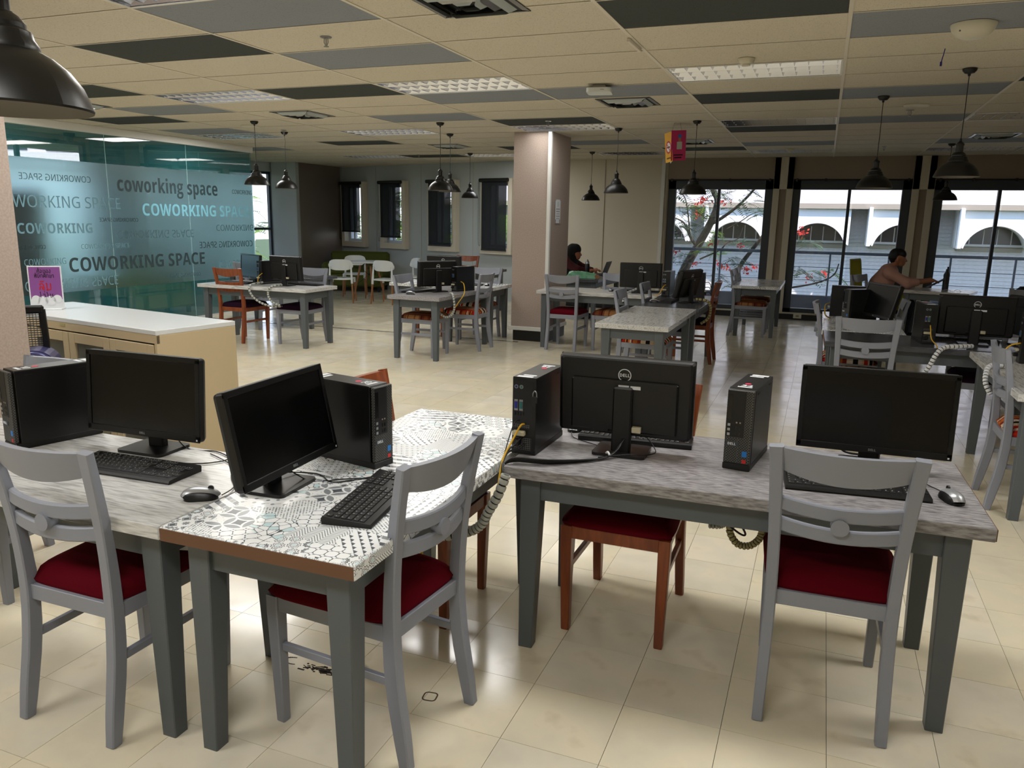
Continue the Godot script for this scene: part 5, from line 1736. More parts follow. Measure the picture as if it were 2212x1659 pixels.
func keyboard(label: String, at: Vector2, turn: float, near := true) -> Node3D:
	# origin at its middle on the table; the space bar side faces +z
	var o := thing("keyboard", label, "keyboard", Vector3(at.x, TOP, at.y), turn, "black computer keyboards")
	if not G.has("kb_body"):
		var st := st0()
		var poly := PackedVector2Array([Vector2(-0.075, 0.0), Vector2(0.075, 0.0), Vector2(0.077, 0.006), Vector2(0.072, 0.0125), Vector2(-0.045, 0.021), Vector2(-0.072, 0.024), Vector2(-0.077, 0.018)])
		prism(st, poly, -0.221, 0.221, Transform3D(Basis(Vector3(0, 0, 1), Vector3.UP, Vector3(-1, 0, 0)), Vector3.ZERO))
		G["kb_body"] = done(st)
	put("body", G["kb_body"], M.black_plastic, o)
	# rows of keys: x start, count, widths
	var rows := [[-0.060, 0.0255, [[-0.212, 1], [-0.174, 4], [-0.090, 4], [-0.006, 4], [0.083, 3]]], [-0.037, 0.0235, [[-0.212, 13], [0.042, 1.6], [0.083, 3], [0.145, 4]]], [-0.018, 0.022, [[-0.212, 1.5], [-0.183, 13], [0.083, 3], [0.145, 3]]], [0.001, 0.0205, [[-0.212, 1.8], [-0.177, 11], [0.036, 1.9], [0.145, 3]]], [0.020, 0.019, [[-0.212, 2.3], [-0.167, 10], [0.027, 2.4], [0.102, 1], [0.145, 4]]], [0.039, 0.0175, [[-0.212, 1.3], [-0.187, 1.3], [-0.162, 1.3], [-0.137, 6.0], [-0.022, 1.3], [0.003, 1.3], [0.028, 1.3], [0.053, 1.3], [0.083, 3], [0.145, 2], [0.183, 1]]]]
	var tilt := Basis(Vector3.RIGHT, 0.072)
	var joined: SurfaceTool = null if near else st0()
	for r in rows:
		for g in r[2]:
			var n: int = int(g[1]) if g[1] >= 3 and g[1] == floorf(g[1]) and g[1] != 6.0 else 1
			if g[1] == 2:
				n = 1
			var w: float = 0.0165 if n > 1 or g[1] == 1 else 0.019 * g[1] - 0.0025
			for k in n:
				var c := Vector3(g[0] + w * 0.5 + k * 0.019, r[1] - 0.0035, r[0] + 0.004)
				if joined:
					bx(joined, Vector3.ZERO, Vector3(w, 0.007, 0.0165), 0.0, Transform3D(tilt, c))
				else:
					var key := "key%.4f" % w
					if not G.has(key):
						var st := st0()
						bx(st, Vector3.ZERO, Vector3(w, 0.007, 0.0165), 0.0015)
						G[key] = done(st)
					var kk := put("key", G[key], M.key, o, c)
					kk.basis = tilt
	if joined:
		stuff(put("keys", joined, M.key, o))
	else:
		# legends as tiny pale marks, printed on the keys
		var st := st0()
		for r in rows:
			for g in r[2]:
				for k in int(maxf(1.0, g[1])):
					if g[1] == 6.0 and k > 0:
						continue
					var c := Transform3D(tilt, Vector3(g[0] + 0.006 + k * 0.019, r[1] - 0.0035, r[0] + 0.004))
					bx(st, Vector3(0, 0.0036, -0.003), Vector3(0.003, 0.0003, 0.0036), 0, c)
		stuff(put("key_legends", st, M.wrap_clear, o))
	return o

func mouse(label: String, at: Vector2, turn: float) -> Node3D:
	# the cable end points along -z
	var o := thing("computer_mouse", label, "mouse", Vector3(at.x, TOP, at.y), turn, "silver and black computer mice")
	if not G.has("mouse_shell"):
		for part in 2:
			var st := st0()
			st.set_smooth_group(1)
			var n := 14
			for j in n:
				for i in n:
					var q := []
					for c in [[i, j], [i + 1, j], [i + 1, j + 1], [i, j + 1]]:
						var u: float = -1.0 + 2.0 * c[0] / n
						var v: float = -1.0 + 2.0 * c[1] / n
						if part == 1:
							u *= 0.72
						var a: float = sqrt(maxf(0.0, 1.0 - 0.5 * v * v))
						var b: float = sqrt(maxf(0.0, 1.0 - 0.5 * u * u))
						var x := u * a * 0.034 * (1.0 - 0.08 * (1.0 - absf(v)))
						var z := v * b * 0.058
						var h := 0.037 * pow(maxf(0.0, 1.0 - u * u * (1.0 if part == 0 else 1.0)), 0.5) * pow(maxf(0.0, 1.0 - v * v * 0.96), 0.38) * (0.86 + 0.14 * v)
						q.append(Vector3(x, h + (0.004 if part == 0 else 0.0058), z))
					quad(st, q[0], q[1], q[2], q[3], Vector3(0, 1, 0) + (q[0] + q[2]) * 8.0)
			if part == 0:
				st.set_smooth_group(-1)
				prism(st, rrect(0.056, 0.1, 0.026, 5), 0.0, 0.008, Transform3D(Basis(Vector3.RIGHT, -PI * 0.5), Vector3.ZERO))
			G["mouse_shell" if part else "mouse_body"] = done(st)
		var st := st0()
		lathe(st, disc(0.009, 0.006), 16, Transform3D(Basis(Vector3.BACK, PI * 0.5), Vector3(0.003, 0.032, -0.03)))
		G["mouse_wheel"] = done(st)
	put("body", G["mouse_body"], M.cable_black, o)
	put("shell", G["mouse_shell"], M.silver, o)
	put("wheel", G["mouse_wheel"], M.cable_black, o)
	return o

func cable(label: String, pts: Array, r: float, m: Material, called := "cable", group := "computer cables") -> Node3D:
	var o := thing(called, label, "cable", Vector3.ZERO, 0.0, group)
	var st := st0()
	tube(st, spline(pts, 6), r, 8)
	put("sheath", st, m, o)
	return o

func spiral_wrap(label: String, pts: Array, r: float, m: Material) -> Node3D:
	# cables gathered in a plastic spiral wrap: turns of band with narrow gaps
	var o := thing("cable_wrap", label, "cable", Vector3.ZERO, 0.0, "cables gathered in spiral wrap")
	var sp := spline(pts, 14)
	var st := st0()
	tube(st, sp, r * 0.8, 8)
	put("cable", st, M.cable_black, o)
	var k := 0
	while k < sp.size() - 4:
		st = st0()
		tube(st, sp.slice(k, k + 4), [r, r * 1.08, r * 1.08, r], 12)
		put("wrap_turn", st, m, o)
		k += 4
	return o

func computers() -> void:
	monitor("black monitor facing the viewer on the left foreground table", Vector2(-2.235, -2.10), 0.04)
	monitor("black monitor turned sideways and tipped back on the patterned foreground table", Vector2(-1.565, -1.955), deg_to_rad(93), 0.2)
	monitor("black monitor seen from behind with its round logo, on the grey foreground table", Vector2(-0.640, -2.80), PI + 0.025)
	monitor("black monitor facing the viewer at the right of the grey foreground table", Vector2(0.225, -3.0), 0.035, 0.05)
	monitor("black monitor facing the viewer on the pale table by the glass partition", Vector2(-6.74, -8.12), -0.42)
	monitor("black monitor seen from behind on the pale table by the glass partition", Vector2(-6.15, -8.0), PI - 0.12)
	monitor("black monitor with the white number 38 on its back", Vector2(-4.19, -8.28), -2.14, 0.07, "38", false)
	monitor("black monitor seen from behind just past the numbered monitor", Vector2(-4.72, -9.5), PI)
	monitor("black monitor seen from behind on the pale table right of the column", Vector2(-2.03, -9.45), PI + 0.14)
	monitor("black monitor leaning back, seen from its side on the dark table behind the glossy one", Vector2(-1.30, -8.56), -1.85, 0.26)
	monitor("black monitor seen from behind with its round logo, on the dark right-hand table", Vector2(1.10, -6.62), PI - 0.03)
	monitor("black monitor turned away at the right edge, end of the dark right-hand table", Vector2(1.46, -6.72), 1.95, 0.1)
	monitor("thin black monitor seen edge-on behind the grey chair on the right", Vector2(0.53, -7.58), -1.1, 0.25)
	tower("slim black desktop computer with a pink dot on the left foreground table", Vector2(-2.665, -2.041), -0.263, "10")
	tower("slim black desktop computer numbered 25 on the patterned foreground table", Vector2(-1.513, -2.302), 1.37, "25")
	tower("slim black desktop computer numbered 26 showing its rear ports and a padlock", Vector2(-0.966, -2.768), PI - 0.02, "26")
	tower("slim black desktop computer numbered 34 with its mesh front to the viewer", Vector2(-0.197, -2.905), -0.13, "34")
	tower("slim black desktop computer between the two monitors by the glass partition", Vector2(-6.50, -8.14), PI - 0.2)
	tower("slim black desktop computer beside the numbered monitor", Vector2(-3.99, -8.56), PI - 0.3, "38")
	tower("slim black desktop computer with yellow cable, right of the monitor by the column", Vector2(-1.66, -9.28), PI)
	tower("slim black desktop computer in profile behind the leaning monitor", Vector2(-1.385, -9.22), -PI * 0.5)
	tower("slim black desktop computer showing its rear, left of the right-hand logo monitor", Vector2(0.77, -6.63), PI + 0.12, "30")
	tower("slim black desktop computer broadside behind the grey chair on the right", Vector2(0.36, -7.74), -0.9)
	tower("slim black desktop computer with cables at the far end of the right-hand patterned table", Vector2(0.27, -8.1), PI * 0.5)
	tower("slim black desktop computer cut off by the right edge of the picture", Vector2(1.40, -5.86), PI * 0.5)
	keyboard("black keyboard on the left foreground table", Vector2(-2.11, -1.885), 0.04)
	keyboard("black keyboard lying askew on the patterned foreground table", Vector2(-1.215, -1.973), 1.74)
	keyboard("black keyboard behind the foreground monitor that shows its back", Vector2(-0.627, -2.985), PI + 0.1)
	keyboard("black keyboard before the right foreground monitor, behind the chair back", Vector2(0.168, -2.712), 0.11)
	keyboard("black keyboard before the left monitor of the table by the glass", Vector2(-6.86, -7.96), -0.1, false)
	keyboard("black keyboard behind the right monitor of the table by the glass", Vector2(-6.0, -8.2), PI, false)
	keyboard("black keyboard left of the numbered monitor", Vector2(-4.37, -8.15), -1.9, false)
	keyboard("black keyboard on the crosswise patterned table", Vector2(-4.3, -9.3), 0.1, false)
	keyboard("black keyboard behind the monitor by the column", Vector2(-2.05, -9.65), PI, false)
	keyboard("black keyboard on the dark table beside the leaning monitor", Vector2(-1.53, -8.6), -1.6, false)
	keyboard("black keyboard behind the right-hand logo monitor", Vector2(1.08, -6.82), PI, false)
	keyboard("black keyboard on the right-hand patterned table", Vector2(0.4, -7.3), -1.4, false)
	mouse("silver mouse at the edge of the left foreground table", Vector2(-1.705, -1.765), -0.95)
	mouse("silver mouse on the grey foreground table, far right corner", Vector2(0.455, -2.715), 0.3)
	mouse("silver mouse half hidden behind the foreground logo monitor", Vector2(-0.89, -3.03), PI)
	mouse("silver mouse in front of the numbered monitor", Vector2(-4.30, -7.82), -1.4)
	mouse("silver mouse on the crosswise patterned table", Vector2(-4.02, -9.36), 0.2)
	mouse("silver mouse on the pale table right of the column", Vector2(-2.40, -9.5), PI)
	mouse("silver mouse on the dark table behind the glossy one", Vector2(-1.64, -8.42), -1.6)
	mouse("silver mouse on the right-hand patterned table", Vector2(0.36, -7.03), -1.5)
	# cables on the foreground tables
	var y := TOP + 0.004
	var K: Material = M.cable_black
	for k in 4:
		var d := 0.006 * k
		cable("black cable of the bundle running along the front of the grey foreground table", [Vector3(-0.60 - 0.02 * k, TOP + 0.105, -2.862), Vector3(-0.63, TOP + 0.05, -2.745), Vector3(-0.66, y + 0.008, -2.70 + d), Vector3(-0.73, y + d * 0.5, -2.62 + d), Vector3(-0.84, y + d, -2.535 + d), Vector3(-0.95, y + 0.004 + d, -2.50 + d), Vector3(-0.985, y, -2.47)], 0.0035, K)
	cable("thin black cable looping over the monitor base on the grey foreground table", [Vector3(-0.70, y, -2.68), Vector3(-0.60, y + 0.02, -2.69), Vector3(-0.52, y + 0.012, -2.76), Vector3(-0.53, y + 0.012, -2.86), Vector3(-0.62, TOP + 0.11, -2.87)], 0.0022, K)
	cable("thin black mouse cable behind the foreground logo monitor", [Vector3(-0.89, y + 0.003, -2.965), Vector3(-0.86, y, -2.90), Vector3(-0.78, y, -2.85), Vector3(-0.72, y, -2.82)], 0.0018, K)
	cable("white tie round the cable bundle", [Vector3(-0.672, y + 0.018, -2.69), Vector3(-0.664, y + 0.024, -2.682), Vector3(-0.656, y + 0.016, -2.674)], 0.004, M.label_white)
	cable("yellow network cable hanging from the rear of the computer numbered 26", [Vector3(-0.965, TOP + 0.118, -2.607), Vector3(-0.972, TOP + 0.115, -2.585), Vector3(-0.985, TOP + 0.07, -2.54), Vector3(-0.995, TOP + 0.02, -2.48), Vector3(-0.99, TOP - 0.03, -2.435), Vector3(-0.985, TOP - 0.07, -2.40), Vector3(-1.01, TOP - 0.15, -2.385)], 0.0035, M.cable_yellow)
	for k in 3:
		cable("black cable hanging from the rear of the computer numbered 26", [Vector3(-0.985 + 0.012 * k, TOP + [0.13, 0.07, 0.045][k], -2.607), Vector3(-0.995 + 0.01 * k, TOP + [0.12, 0.05, 0.03][k], -2.575), Vector3(-1.005 + 0.006 * k, TOP + 0.03, -2.52), Vector3(-0.99, y - 0.004, -2.458), Vector3(-0.975 + 0.004 * k, TOP - 0.04, -2.42), Vector3(-0.97, TOP - 0.1, -2.385)], [0.002, 0.0038, 0.0038][k], K)
	var wr := spiral_wrap("cables in grey spiral wrap hanging off the corner of the grey foreground table", [Vector3(-0.952, 0.705, -2.40), Vector3(-0.974, 0.633, -2.385), Vector3(-1.008, 0.568, -2.38), Vector3(-1.034, 0.517, -2.38), Vector3(-1.079, 0.482, -2.38), Vector3(-1.16, 0.455, -2.37), Vector3(-1.25, 0.45, -2.34)], 0.017, M.wrap_clear)
	wr.name = "cable_wrap"
	cable("yellow and black cable ends poking out below the patterned foreground table", [Vector3(-1.20, 0.46, -2.36), Vector3(-1.24, 0.43, -2.33), Vector3(-1.22, 0.38, -2.28)], 0.006, M.cable_yellow)
	spiral_wrap("coil of cables in cream spiral wrap hanging under the grey foreground table", [Vector3(-0.16, 0.575, -2.84), Vector3(-0.125, 0.52, -2.85), Vector3(-0.113, 0.470, -2.85), Vector3(-0.123, 0.432, -2.85), Vector3(-0.155, 0.402, -2.85), Vector3(-0.197, 0.403, -2.85), Vector3(-0.226, 0.443, -2.85), Vector3(-0.228, 0.49, -2.85)], 0.013, M.wrap_cream)
	cable("black cable knotted through the coil under the grey foreground table", [Vector3(-0.21, 0.57, -2.83), Vector3(-0.20, 0.51, -2.83), Vector3(-0.17, 0.455, -2.83), Vector3(-0.19, 0.452, -2.83), Vector3(-0.245, 0.49, -2.83), Vector3(-0.28, 0.53, -2.83), Vector3(-0.27, 0.57, -2.83)], 0.004, K)
	cable("black cable crossing the coil under the grey foreground table", [Vector3(-0.23, 0.455, -2.86), Vector3(-0.19, 0.475, -2.86), Vector3(-0.13, 0.505, -2.86)], 0.004, K)
	spiral_wrap("loose clear strip of spiral wrap under the grey foreground table", [Vector3(-0.275, 0.57, -2.80), Vector3(-0.262, 0.525, -2.80), Vector3(-0.247, 0.495, -2.80), Vector3(-0.262, 0.482, -2.80), Vector3(-0.30, 0.478, -2.80)], 0.011, M.wrap_clear)
	cable("black cable behind the left foreground monitor", [Vector3(-2.20, TOP + 0.09, -2.14), Vector3(-2.13, y, -2.15), Vector3(-2.0, y, -2.16), Vector3(-1.90, y, -2.11), Vector3(-1.93, y, -2.04), Vector3(-2.02, y, -1.995)], 0.0022, K)
	cable("thin black mouse cable on the left foreground table", [Vector3(-1.655, y + 0.004, -1.80), Vector3(-1.68, y, -1.88), Vector3(-1.75, y, -1.95), Vector3(-1.85, y, -2.06), Vector3(-2.0, y, -2.13)], 0.0018, K)
	cable("black cable between monitor and computer on the patterned foreground table", [Vector3(-1.60, TOP + 0.08, -1.98), Vector3(-1.50, y, -2.03), Vector3(-1.42, y, -2.08), Vector3(-1.36, y, -2.12), Vector3(-1.29, y, -2.13)], 0.0022, K)
	cable("second black cable on the patterned foreground table, looping to the keyboard", [Vector3(-1.62, TOP + 0.03, -1.99), Vector3(-1.52, y, -2.10), Vector3(-1.42, y, -2.05), Vector3(-1.33, y, -2.15), Vector3(-1.27, y, -2.16)], 0.0022, K)
	cable("thin black mouse cable on the grey foreground table", [Vector3(0.438, y + 0.004, -2.775), Vector3(0.41, y, -2.83), Vector3(0.37, y, -2.90), Vector3(0.31, y, -2.97), Vector3(0.25, y, -3.08)], 0.0018, K)
	cable("black cable behind the right foreground monitor", [Vector3(0.16, TOP + 0.1, -3.06), Vector3(0.13, TOP + 0.04, -3.08), Vector3(0.17, y + 0.01, -3.1), Vector3(0.27, TOP + 0.03, -3.09), Vector3(0.32, TOP + 0.1, -3.06)], 0.004, K)
	# farther tables
	spiral_wrap("pale spiral-wrapped cables looping off the numbered monitor's table", [Vector3(-3.90, TOP + 0.02, -8.02), Vector3(-3.84, TOP + 0.02, -7.95), Vector3(-3.80, 0.694, -7.90), Vector3(-3.79, 0.591, -7.90), Vector3(-3.82, 0.510, -7.90), Vector3(-3.90, 0.475, -7.90), Vector3(-3.98, 0.52, -7.90)], 0.012, M.wrap_clear)
	cable("yellow cable from the computer beside the numbered monitor", [Vector3(-3.95, TOP + 0.12, -8.41), Vector3(-3.86, TOP + 0.1, -8.3), Vector3(-3.81, TOP, -8.2), Vector3(-3.82, 0.62, -8.05), Vector3(-3.86, 0.5, -7.95)], 0.005, M.cable_yellow)
	spiral_wrap("pale spiral-wrapped cables sagging from the left of the table by the glass", [Vector3(-6.46, TOP + 0.03, -7.95), Vector3(-6.42, TOP + 0.01, -7.66), Vector3(-6.36, 0.62, -7.62), Vector3(-6.24, 0.54, -7.62), Vector3(-6.10, 0.50, -7.64), Vector3(-5.98, 0.50, -7.70)], 0.012, M.wrap_clear)
	spiral_wrap("pale spiral-wrapped cables sagging from the right of the table by the glass", [Vector3(-6.10, TOP + 0.02, -7.86), Vector3(-6.10, TOP + 0.012, -7.66), Vector3(-6.12, 0.649, -7.62), Vector3(-6.07, 0.56, -7.62), Vector3(-5.98, 0.51, -7.66)], 0.012, M.wrap_clear)
	cable("yellow cable behind the computer by the glass partition", [Vector3(-6.48, TOP + 0.14, -7.98), Vector3(-6.50, TOP + 0.1, -7.93), Vector3(-6.49, TOP + 0.03, -7.9), Vector3(-6.46, TOP + 0.02, -7.86)], 0.004, M.cable_yellow)
	spiral_wrap("white spiral-wrapped cables over the edge of the dark right-hand table", [Vector3(1.06, TOP + 0.02, -6.36), Vector3(0.97, TOP + 0.02, -6.30), Vector3(0.87, TOP + 0.012, -6.25), Vector3(0.82, 0.68, -6.22), Vector3(0.79, 0.60, -6.22), Vector3(0.76, 0.53, -6.24)], 0.016, M.label_white)
	cable("yellow cable down the rear of the right-hand computer", [Vector3(0.79, TOP + 0.14, -6.465), Vector3(0.79, TOP + 0.12, -6.43), Vector3(0.80, TOP + 0.05, -6.40), Vector3(0.83, TOP + 0.012, -6.33), Vector3(0.83, TOP - 0.02, -6.25)], 0.004, M.cable_yellow)
	spiral_wrap("white spiral-wrapped cables curling over the pale table at the right edge", [Vector3(1.12, TOP + 0.02, -5.55), Vector3(1.03, TOP + 0.02, -5.50), Vector3(1.00, TOP - 0.02, -5.44), Vector3(1.0, 0.64, -5.40), Vector3(1.03, 0.58, -5.38)], 0.014, M.label_white)
	cable("yellow cable hanging behind the grey chair at the right edge", [Vector3(1.25, TOP + 0.13, -5.84), Vector3(1.18, TOP + 0.11, -5.82), Vector3(1.12, TOP + 0.03, -5.8), Vector3(1.08, TOP + 0.01, -5.7)], 0.005, M.cable_yellow)
	for k in 3:
		cable("black cable looping from the computer in profile to the dark table edge", [Vector3(-1.23, TOP + 0.06 + 0.06 * k, -9.22), Vector3(-1.17, TOP + 0.07 + 0.05 * k, -9.2), Vector3(-1.13, TOP + 0.03, -9.12), Vector3(-1.12, TOP + 0.01, -9.05)], 0.004, K)
	spiral_wrap("pale spiral-wrapped cables hanging off the dark table beside the orange chair", [Vector3(-1.22, TOP + 0.05, -8.5), Vector3(-1.10, TOP + 0.03, -8.55), Vector3(-1.07, 0.66, -8.6), Vector3(-1.09, 0.56, -8.62), Vector3(-1.17, 0.49, -8.64)], 0.014, M.wrap_cream)
	cable("yellow cable at the computer right of the column monitor", [Vector3(-1.66, TOP + 0.14, -9.12), Vector3(-1.68, TOP + 0.12, -9.08), Vector3(-1.72, TOP + 0.03, -9.03), Vector3(-1.78, TOP + 0.015, -9.1)], 0.005, M.cable_yellow)
	spiral_wrap("white spiral-wrapped cable under the monitor right of the column", [Vector3(-2.06, TOP + 0.05, -9.36), Vector3(-2.13, TOP + 0.02, -9.20), Vector3(-2.15, TOP, -9.12), Vector3(-2.15, 0.62, -9.10)], 0.011, M.label_white)
	for k in 2:
		cable("cables sweeping from the broadside computer over the far patterned table", [Vector3(0.11, TOP + 0.12 - 0.07 * k, -8.1), Vector3(0.07, TOP + 0.1 - 0.06 * k, -8.05), Vector3(0.08, TOP + 0.02, -7.9), Vector3(0.12, TOP + 0.006, -7.8)], 0.005, M.cable_yellow if k == 0 else K)
	# padlock on the computer numbered 26
	var pl := thing("padlock", "small padlock on the rear corner of the computer numbered 26", "padlock", Vector3(-0.923, TOP + 0.215, -2.597), 0.0)
	box("body", Vector3(0, 0, 0), Vector3(0.024, 0.024, 0.012), M.black_plastic, pl, 0.002)
	var st := st0()
	tube(st, spline([Vector3(-0.007, 0.01, 0), Vector3(-0.007, 0.024, 0), Vector3(0, 0.033, 0), Vector3(0.007, 0.024, 0), Vector3(0.007, 0.01, 0)], 4), 0.0022, 6)
	put("shackle", st, M.metal, pl)

# ---------------------------------------------------------------- other small things
func small_things() -> void:
	# service counter by the left pillar
	var T := Transform3D(Basis(Vector3(0.985, 0, 0.165), Vector3.UP, Vector3(-0.165, 0, 0.985)), Vector3(-3.63, 0, -3.49))
	var d := thing("counter", "beige service counter with glass-fronted cupboards below, left of the aisle", "counter", Vector3(-3.63, 0, -3.49), 0.0)
	d.transform = T
	var L := 1.85
	var D := 0.58
	box("worktop", Vector3(-L * 0.5, 0.875, -D * 0.5), Vector3(L, 0.03, D), M.desk_white, d, 0.003)
	box("front_rail", Vector3(-L * 0.5, 0.835, -0.012), Vector3(L, 0.05, 0.022), M.desk_beige, d)
	box("end_panel", Vector3(-0.012, 0.43, -D * 0.5), Vector3(0.024, 0.86, D - 0.002), M.desk_beige, d, 0.002)
	box("end_panel", Vector3(-L + 0.012, 0.43, -D * 0.5), Vector3(0.024, 0.86, D - 0.002), M.desk_beige, d, 0.002)
	box("back_panel", Vector3(-L * 0.5, 0.43, -D + 0.012), Vector3(L - 0.05, 0.85, 0.02), M.dark_inside, d)
	box("plinth", Vector3(-L * 0.5, 0.04, -D * 0.5), Vector3(L - 0.06, 0.08, D - 0.06), M.desk_beige, d)
	box("shelf", Vector3(-L * 0.5, 0.46, -D * 0.5 - 0.02), Vector3(L - 0.05, 0.02, D - 0.1), M.desk_beige, d)
	for k in 4:
		var x := -0.03 - (k + 0.5) * (L - 0.06) / 4.0
		var dr := sub("cupboard_door", Transform3D(Basis.IDENTITY, Vector3(x, 0.44, 0.0)), d)
		var w := (L - 0.06) / 4.0 - 0.006
		var st := st0()
		for s in [-1, 1]:
			bx(st, Vector3(s * (w * 0.5 - 0.032), 0, -0.008), Vector3(0.064, 0.72, 0.018), 0.002)
			bx(st, Vector3(0, s * 0.328, -0.008), Vector3(w - 0.128, 0.064, 0.018), 0.002)
		put("door_frame", st, M.desk_beige, dr)
		box("door_glass", Vector3(0, 0, -0.01), Vector3(w - 0.126, 0.594, 0.005), M.pane, dr)
	box("asset_label", Vector3(-0.98, 0.845, 0.0), Vector3(0.06, 0.018, 0.002), M.wrap_cream, d)
	# printed sign on the counter
	var s := thing("sign", "purple printed sign with Thai lettering on a white stand on the counter", "sign", Vector3(-5.07, 0.89, -3.93), 0.62)
	var purple := mat("sign_purple", Color(0.52, 0.30, 0.56), 0.4)
	box("board", Vector3(0, 0.155, 0), Vector3(0.215, 0.30, 0.006), M.label_white, s, 0.001)
	box("print_field", Vector3(0, 0.185, 0.0036), Vector3(0.198, 0.225, 0.001), purple, s)
	box("stand", Vector3(0, 0.004, 0.0), Vector3(0.2, 0.008, 0.1), M.white_plastic, s, 0.001)
	var st := st0()
	for q in [[-0.085, 0.072, 0.028], [-0.03, 0.062, 0.032], [0.03, 0.062, 0.034], [0.085, 0.075, 0.028]]:
		lathe(st, disc(q[2], 0.0012), 18, Transform3D(Basis(Vector3.RIGHT, PI * 0.5), Vector3(q[0] * 0.8, q[1], 0.0038)))
	put("cloud_print", st, M.label_white, s)
	# strokes of the headline, drawn as outlined bars and loops
	thai(s, "headline", ["สิ่งของ", "ที่นักศึกษา"], [0.268, 0.235], 0.022, M.cable_black)
	thai(s, "headline", ["ลืม"], [0.16], 0.05, M.label_red)
	thai(s, "headline", ["ไว้ใน"], [0.098], 0.026, M.cable_black)
	# mesh office chair
	var oc := thing("office_chair", "black mesh-backed office chair half hidden by the near pillar", "chair", Vector3(-4.62, 0, -3.33), 0.75)
	st = st0()
	bx(st, Vector3(0, 1.0, 0.26), Vector3(0.44, 0.05, 0.035), 0.01)
	bx(st, Vector3(0, 0.6, 0.22), Vector3(0.40, 0.04, 0.03), 0.01)
	for k in [-1, 1]:
		bar(st, [Vector3(k * 0.2, 0.6, 0.22), Vector3(k * 0.215, 0.8, 0.25), Vector3(k * 0.21, 1.0, 0.26)], [Vector2(0.035, 0.03)], Vector3.RIGHT, 0.006)
	put("back_frame", st, M.black_plastic, oc)
	st = st0()
	for k in 26:
		var y := 0.63 + k * 0.0135
		bx(st, Vector3(0, y, 0.235 + 0.02 * (y - 0.6) / 0.4), Vector3(0.4, 0.005, 0.002))
	for k in 24:
		bx(st, Vector3(-0.19 + k * 0.0165, 0.8, 0.246), Vector3(0.003, 0.36, 0.002))
	put("mesh_back", st, M.frame_dark, oc)
	st = st0()
	bx(st, Vector3(0, 0.46, 0), Vector3(0.46, 0.07, 0.44), 0.02)
	put("seat", st, M.cloth_black, oc)
	st = st0()
	tube(st, [Vector3(0, 0.08, 0), Vector3(0, 0.43, 0)], 0.03, 10)
	put("gas_lift", st, M.black_plastic, oc)
	for k in 5:
		var a := TAU * k / 5
		st = st0()
		bar(st, [Vector3(0, 0.1, 0), Vector3(cos(a) * 0.29, 0.065, sin(a) * 0.29)], [Vector2(0.03, 0.04), Vector2(0.022, 0.03)], Vector3.UP, 0.004)
		put("base_arm", st, M.black_plastic, oc)
		st = st0()
		lathe(st, disc(0.025, 0.03), 12, Transform3D(Basis(Vector3.BACK, PI * 0.5) , Vector3(cos(a) * 0.29 + 0.015, 0.026, sin(a) * 0.29)))
		put("castor", st, M.black_plastic, oc)
	# rounded purple panel
	var pb := thing("bin", "purple round-topped plastic bin with a dark recessed front, beside the counter", "bin", Vector3(-4.24, 0, -3.17), 0.75)
	var outer := PackedVector2Array([Vector2(-0.115, 0.0), Vector2(0.115, 0.0)])
	var inner := PackedVector2Array([Vector2(-0.07, 0.05), Vector2(0.07, 0.05)])
	for k in 13:
		var a := PI * k / 12.0
		outer.append(Vector2(cos(a) * 0.115, 0.68 + sin(a) * 0.10))
		inner.append(Vector2(cos(a) * 0.07, 0.66 + sin(a) * 0.07))
	st = st0()
	prism(st, outer, -0.15, 0.05)
	put("body", st, M.purple_plastic, pb)
	st = st0()
	tube(st, [Vector3(0.092, 0.03, 0.05)] + Array(range(13)).map(func(k): return Vector3(cos(PI * k / 12.0) * 0.092, 0.67 + sin(PI * k / 12.0) * 0.085, 0.05)) + [Vector3(-0.092, 0.03, 0.05)], 0.02, 10)
	put("rim", st, M.purple_plastic, pb)
	st = st0()
	prism(st, inner, 0.05, 0.052)
	put("recess", st, M.port_blue, pb)
	# notice on the column
	var n := thing("notice", "white paper notice taped to the right face of the middle column", "notice", Vector3(-3.2535, 1.68, -9.87), PI * 0.5)
	box("sheet", Vector3(0, 0, 0.002), Vector3(0.21, 0.30, 0.002), M.label_white, n)
	for k in 5:
		box("print_line", Vector3(0, 0.03 - 0.03 * k, 0.0034), Vector3(0.15 - 0.012 * (k % 3), 0.006, 0.0006), [M.cloth_maroon, M.cloth_maroon, M.wall_dim, M.frame_dark, M.wall_dim][k], n)
	st = st0()
	for q in [[0, 0.105, 0.012], [0, 0.085, 0.018], [0, 0.065, 0.025]]:
		bx(st, Vector3(q[0], q[1], 0.0034), Vector3(q[2], 0.004, 0.0006))
		bx(st, Vector3(q[0], q[1] + 0.01, 0.0034), Vector3(0.006, 0.016, 0.0006))
	put("print_emblem", st, M.frame_dark, n)
	for k in 2:
		box("corner_print", Vector3(-0.09 + 0.17 * k, -0.125, 0.0034), Vector3(0.02, 0.045, 0.0006), M.edge_wood, n)
		box("tape", Vector3(-0.09 + 0.18 * k, 0.142, 0.0034), Vector3(0.016, 0.012, 0.0006), M.edge_wood, n)
	# things on the table behind the column
	var lp := thing("laptop", "open dark laptop before the person in black", "laptop", Vector3(-3.36, TOP, -12.33), -PI * 0.5)
	box("deck", Vector3(0, 0.009, 0), Vector3(0.33, 0.016, 0.22), M.frame_dark, lp, 0.003)
	var lid := box("lid", Vector3(0, 0.115, -0.155), Vector3(0.33, 0.215, 0.008), M.frame_dark, lp, 0.002)
	lid.rotation.x = -0.35
	var bo := thing("bottle", "black drinking bottle with clear cap on the table behind the column", "bottle", Vector3(-3.46, TOP, -12.08))
	st = st0()
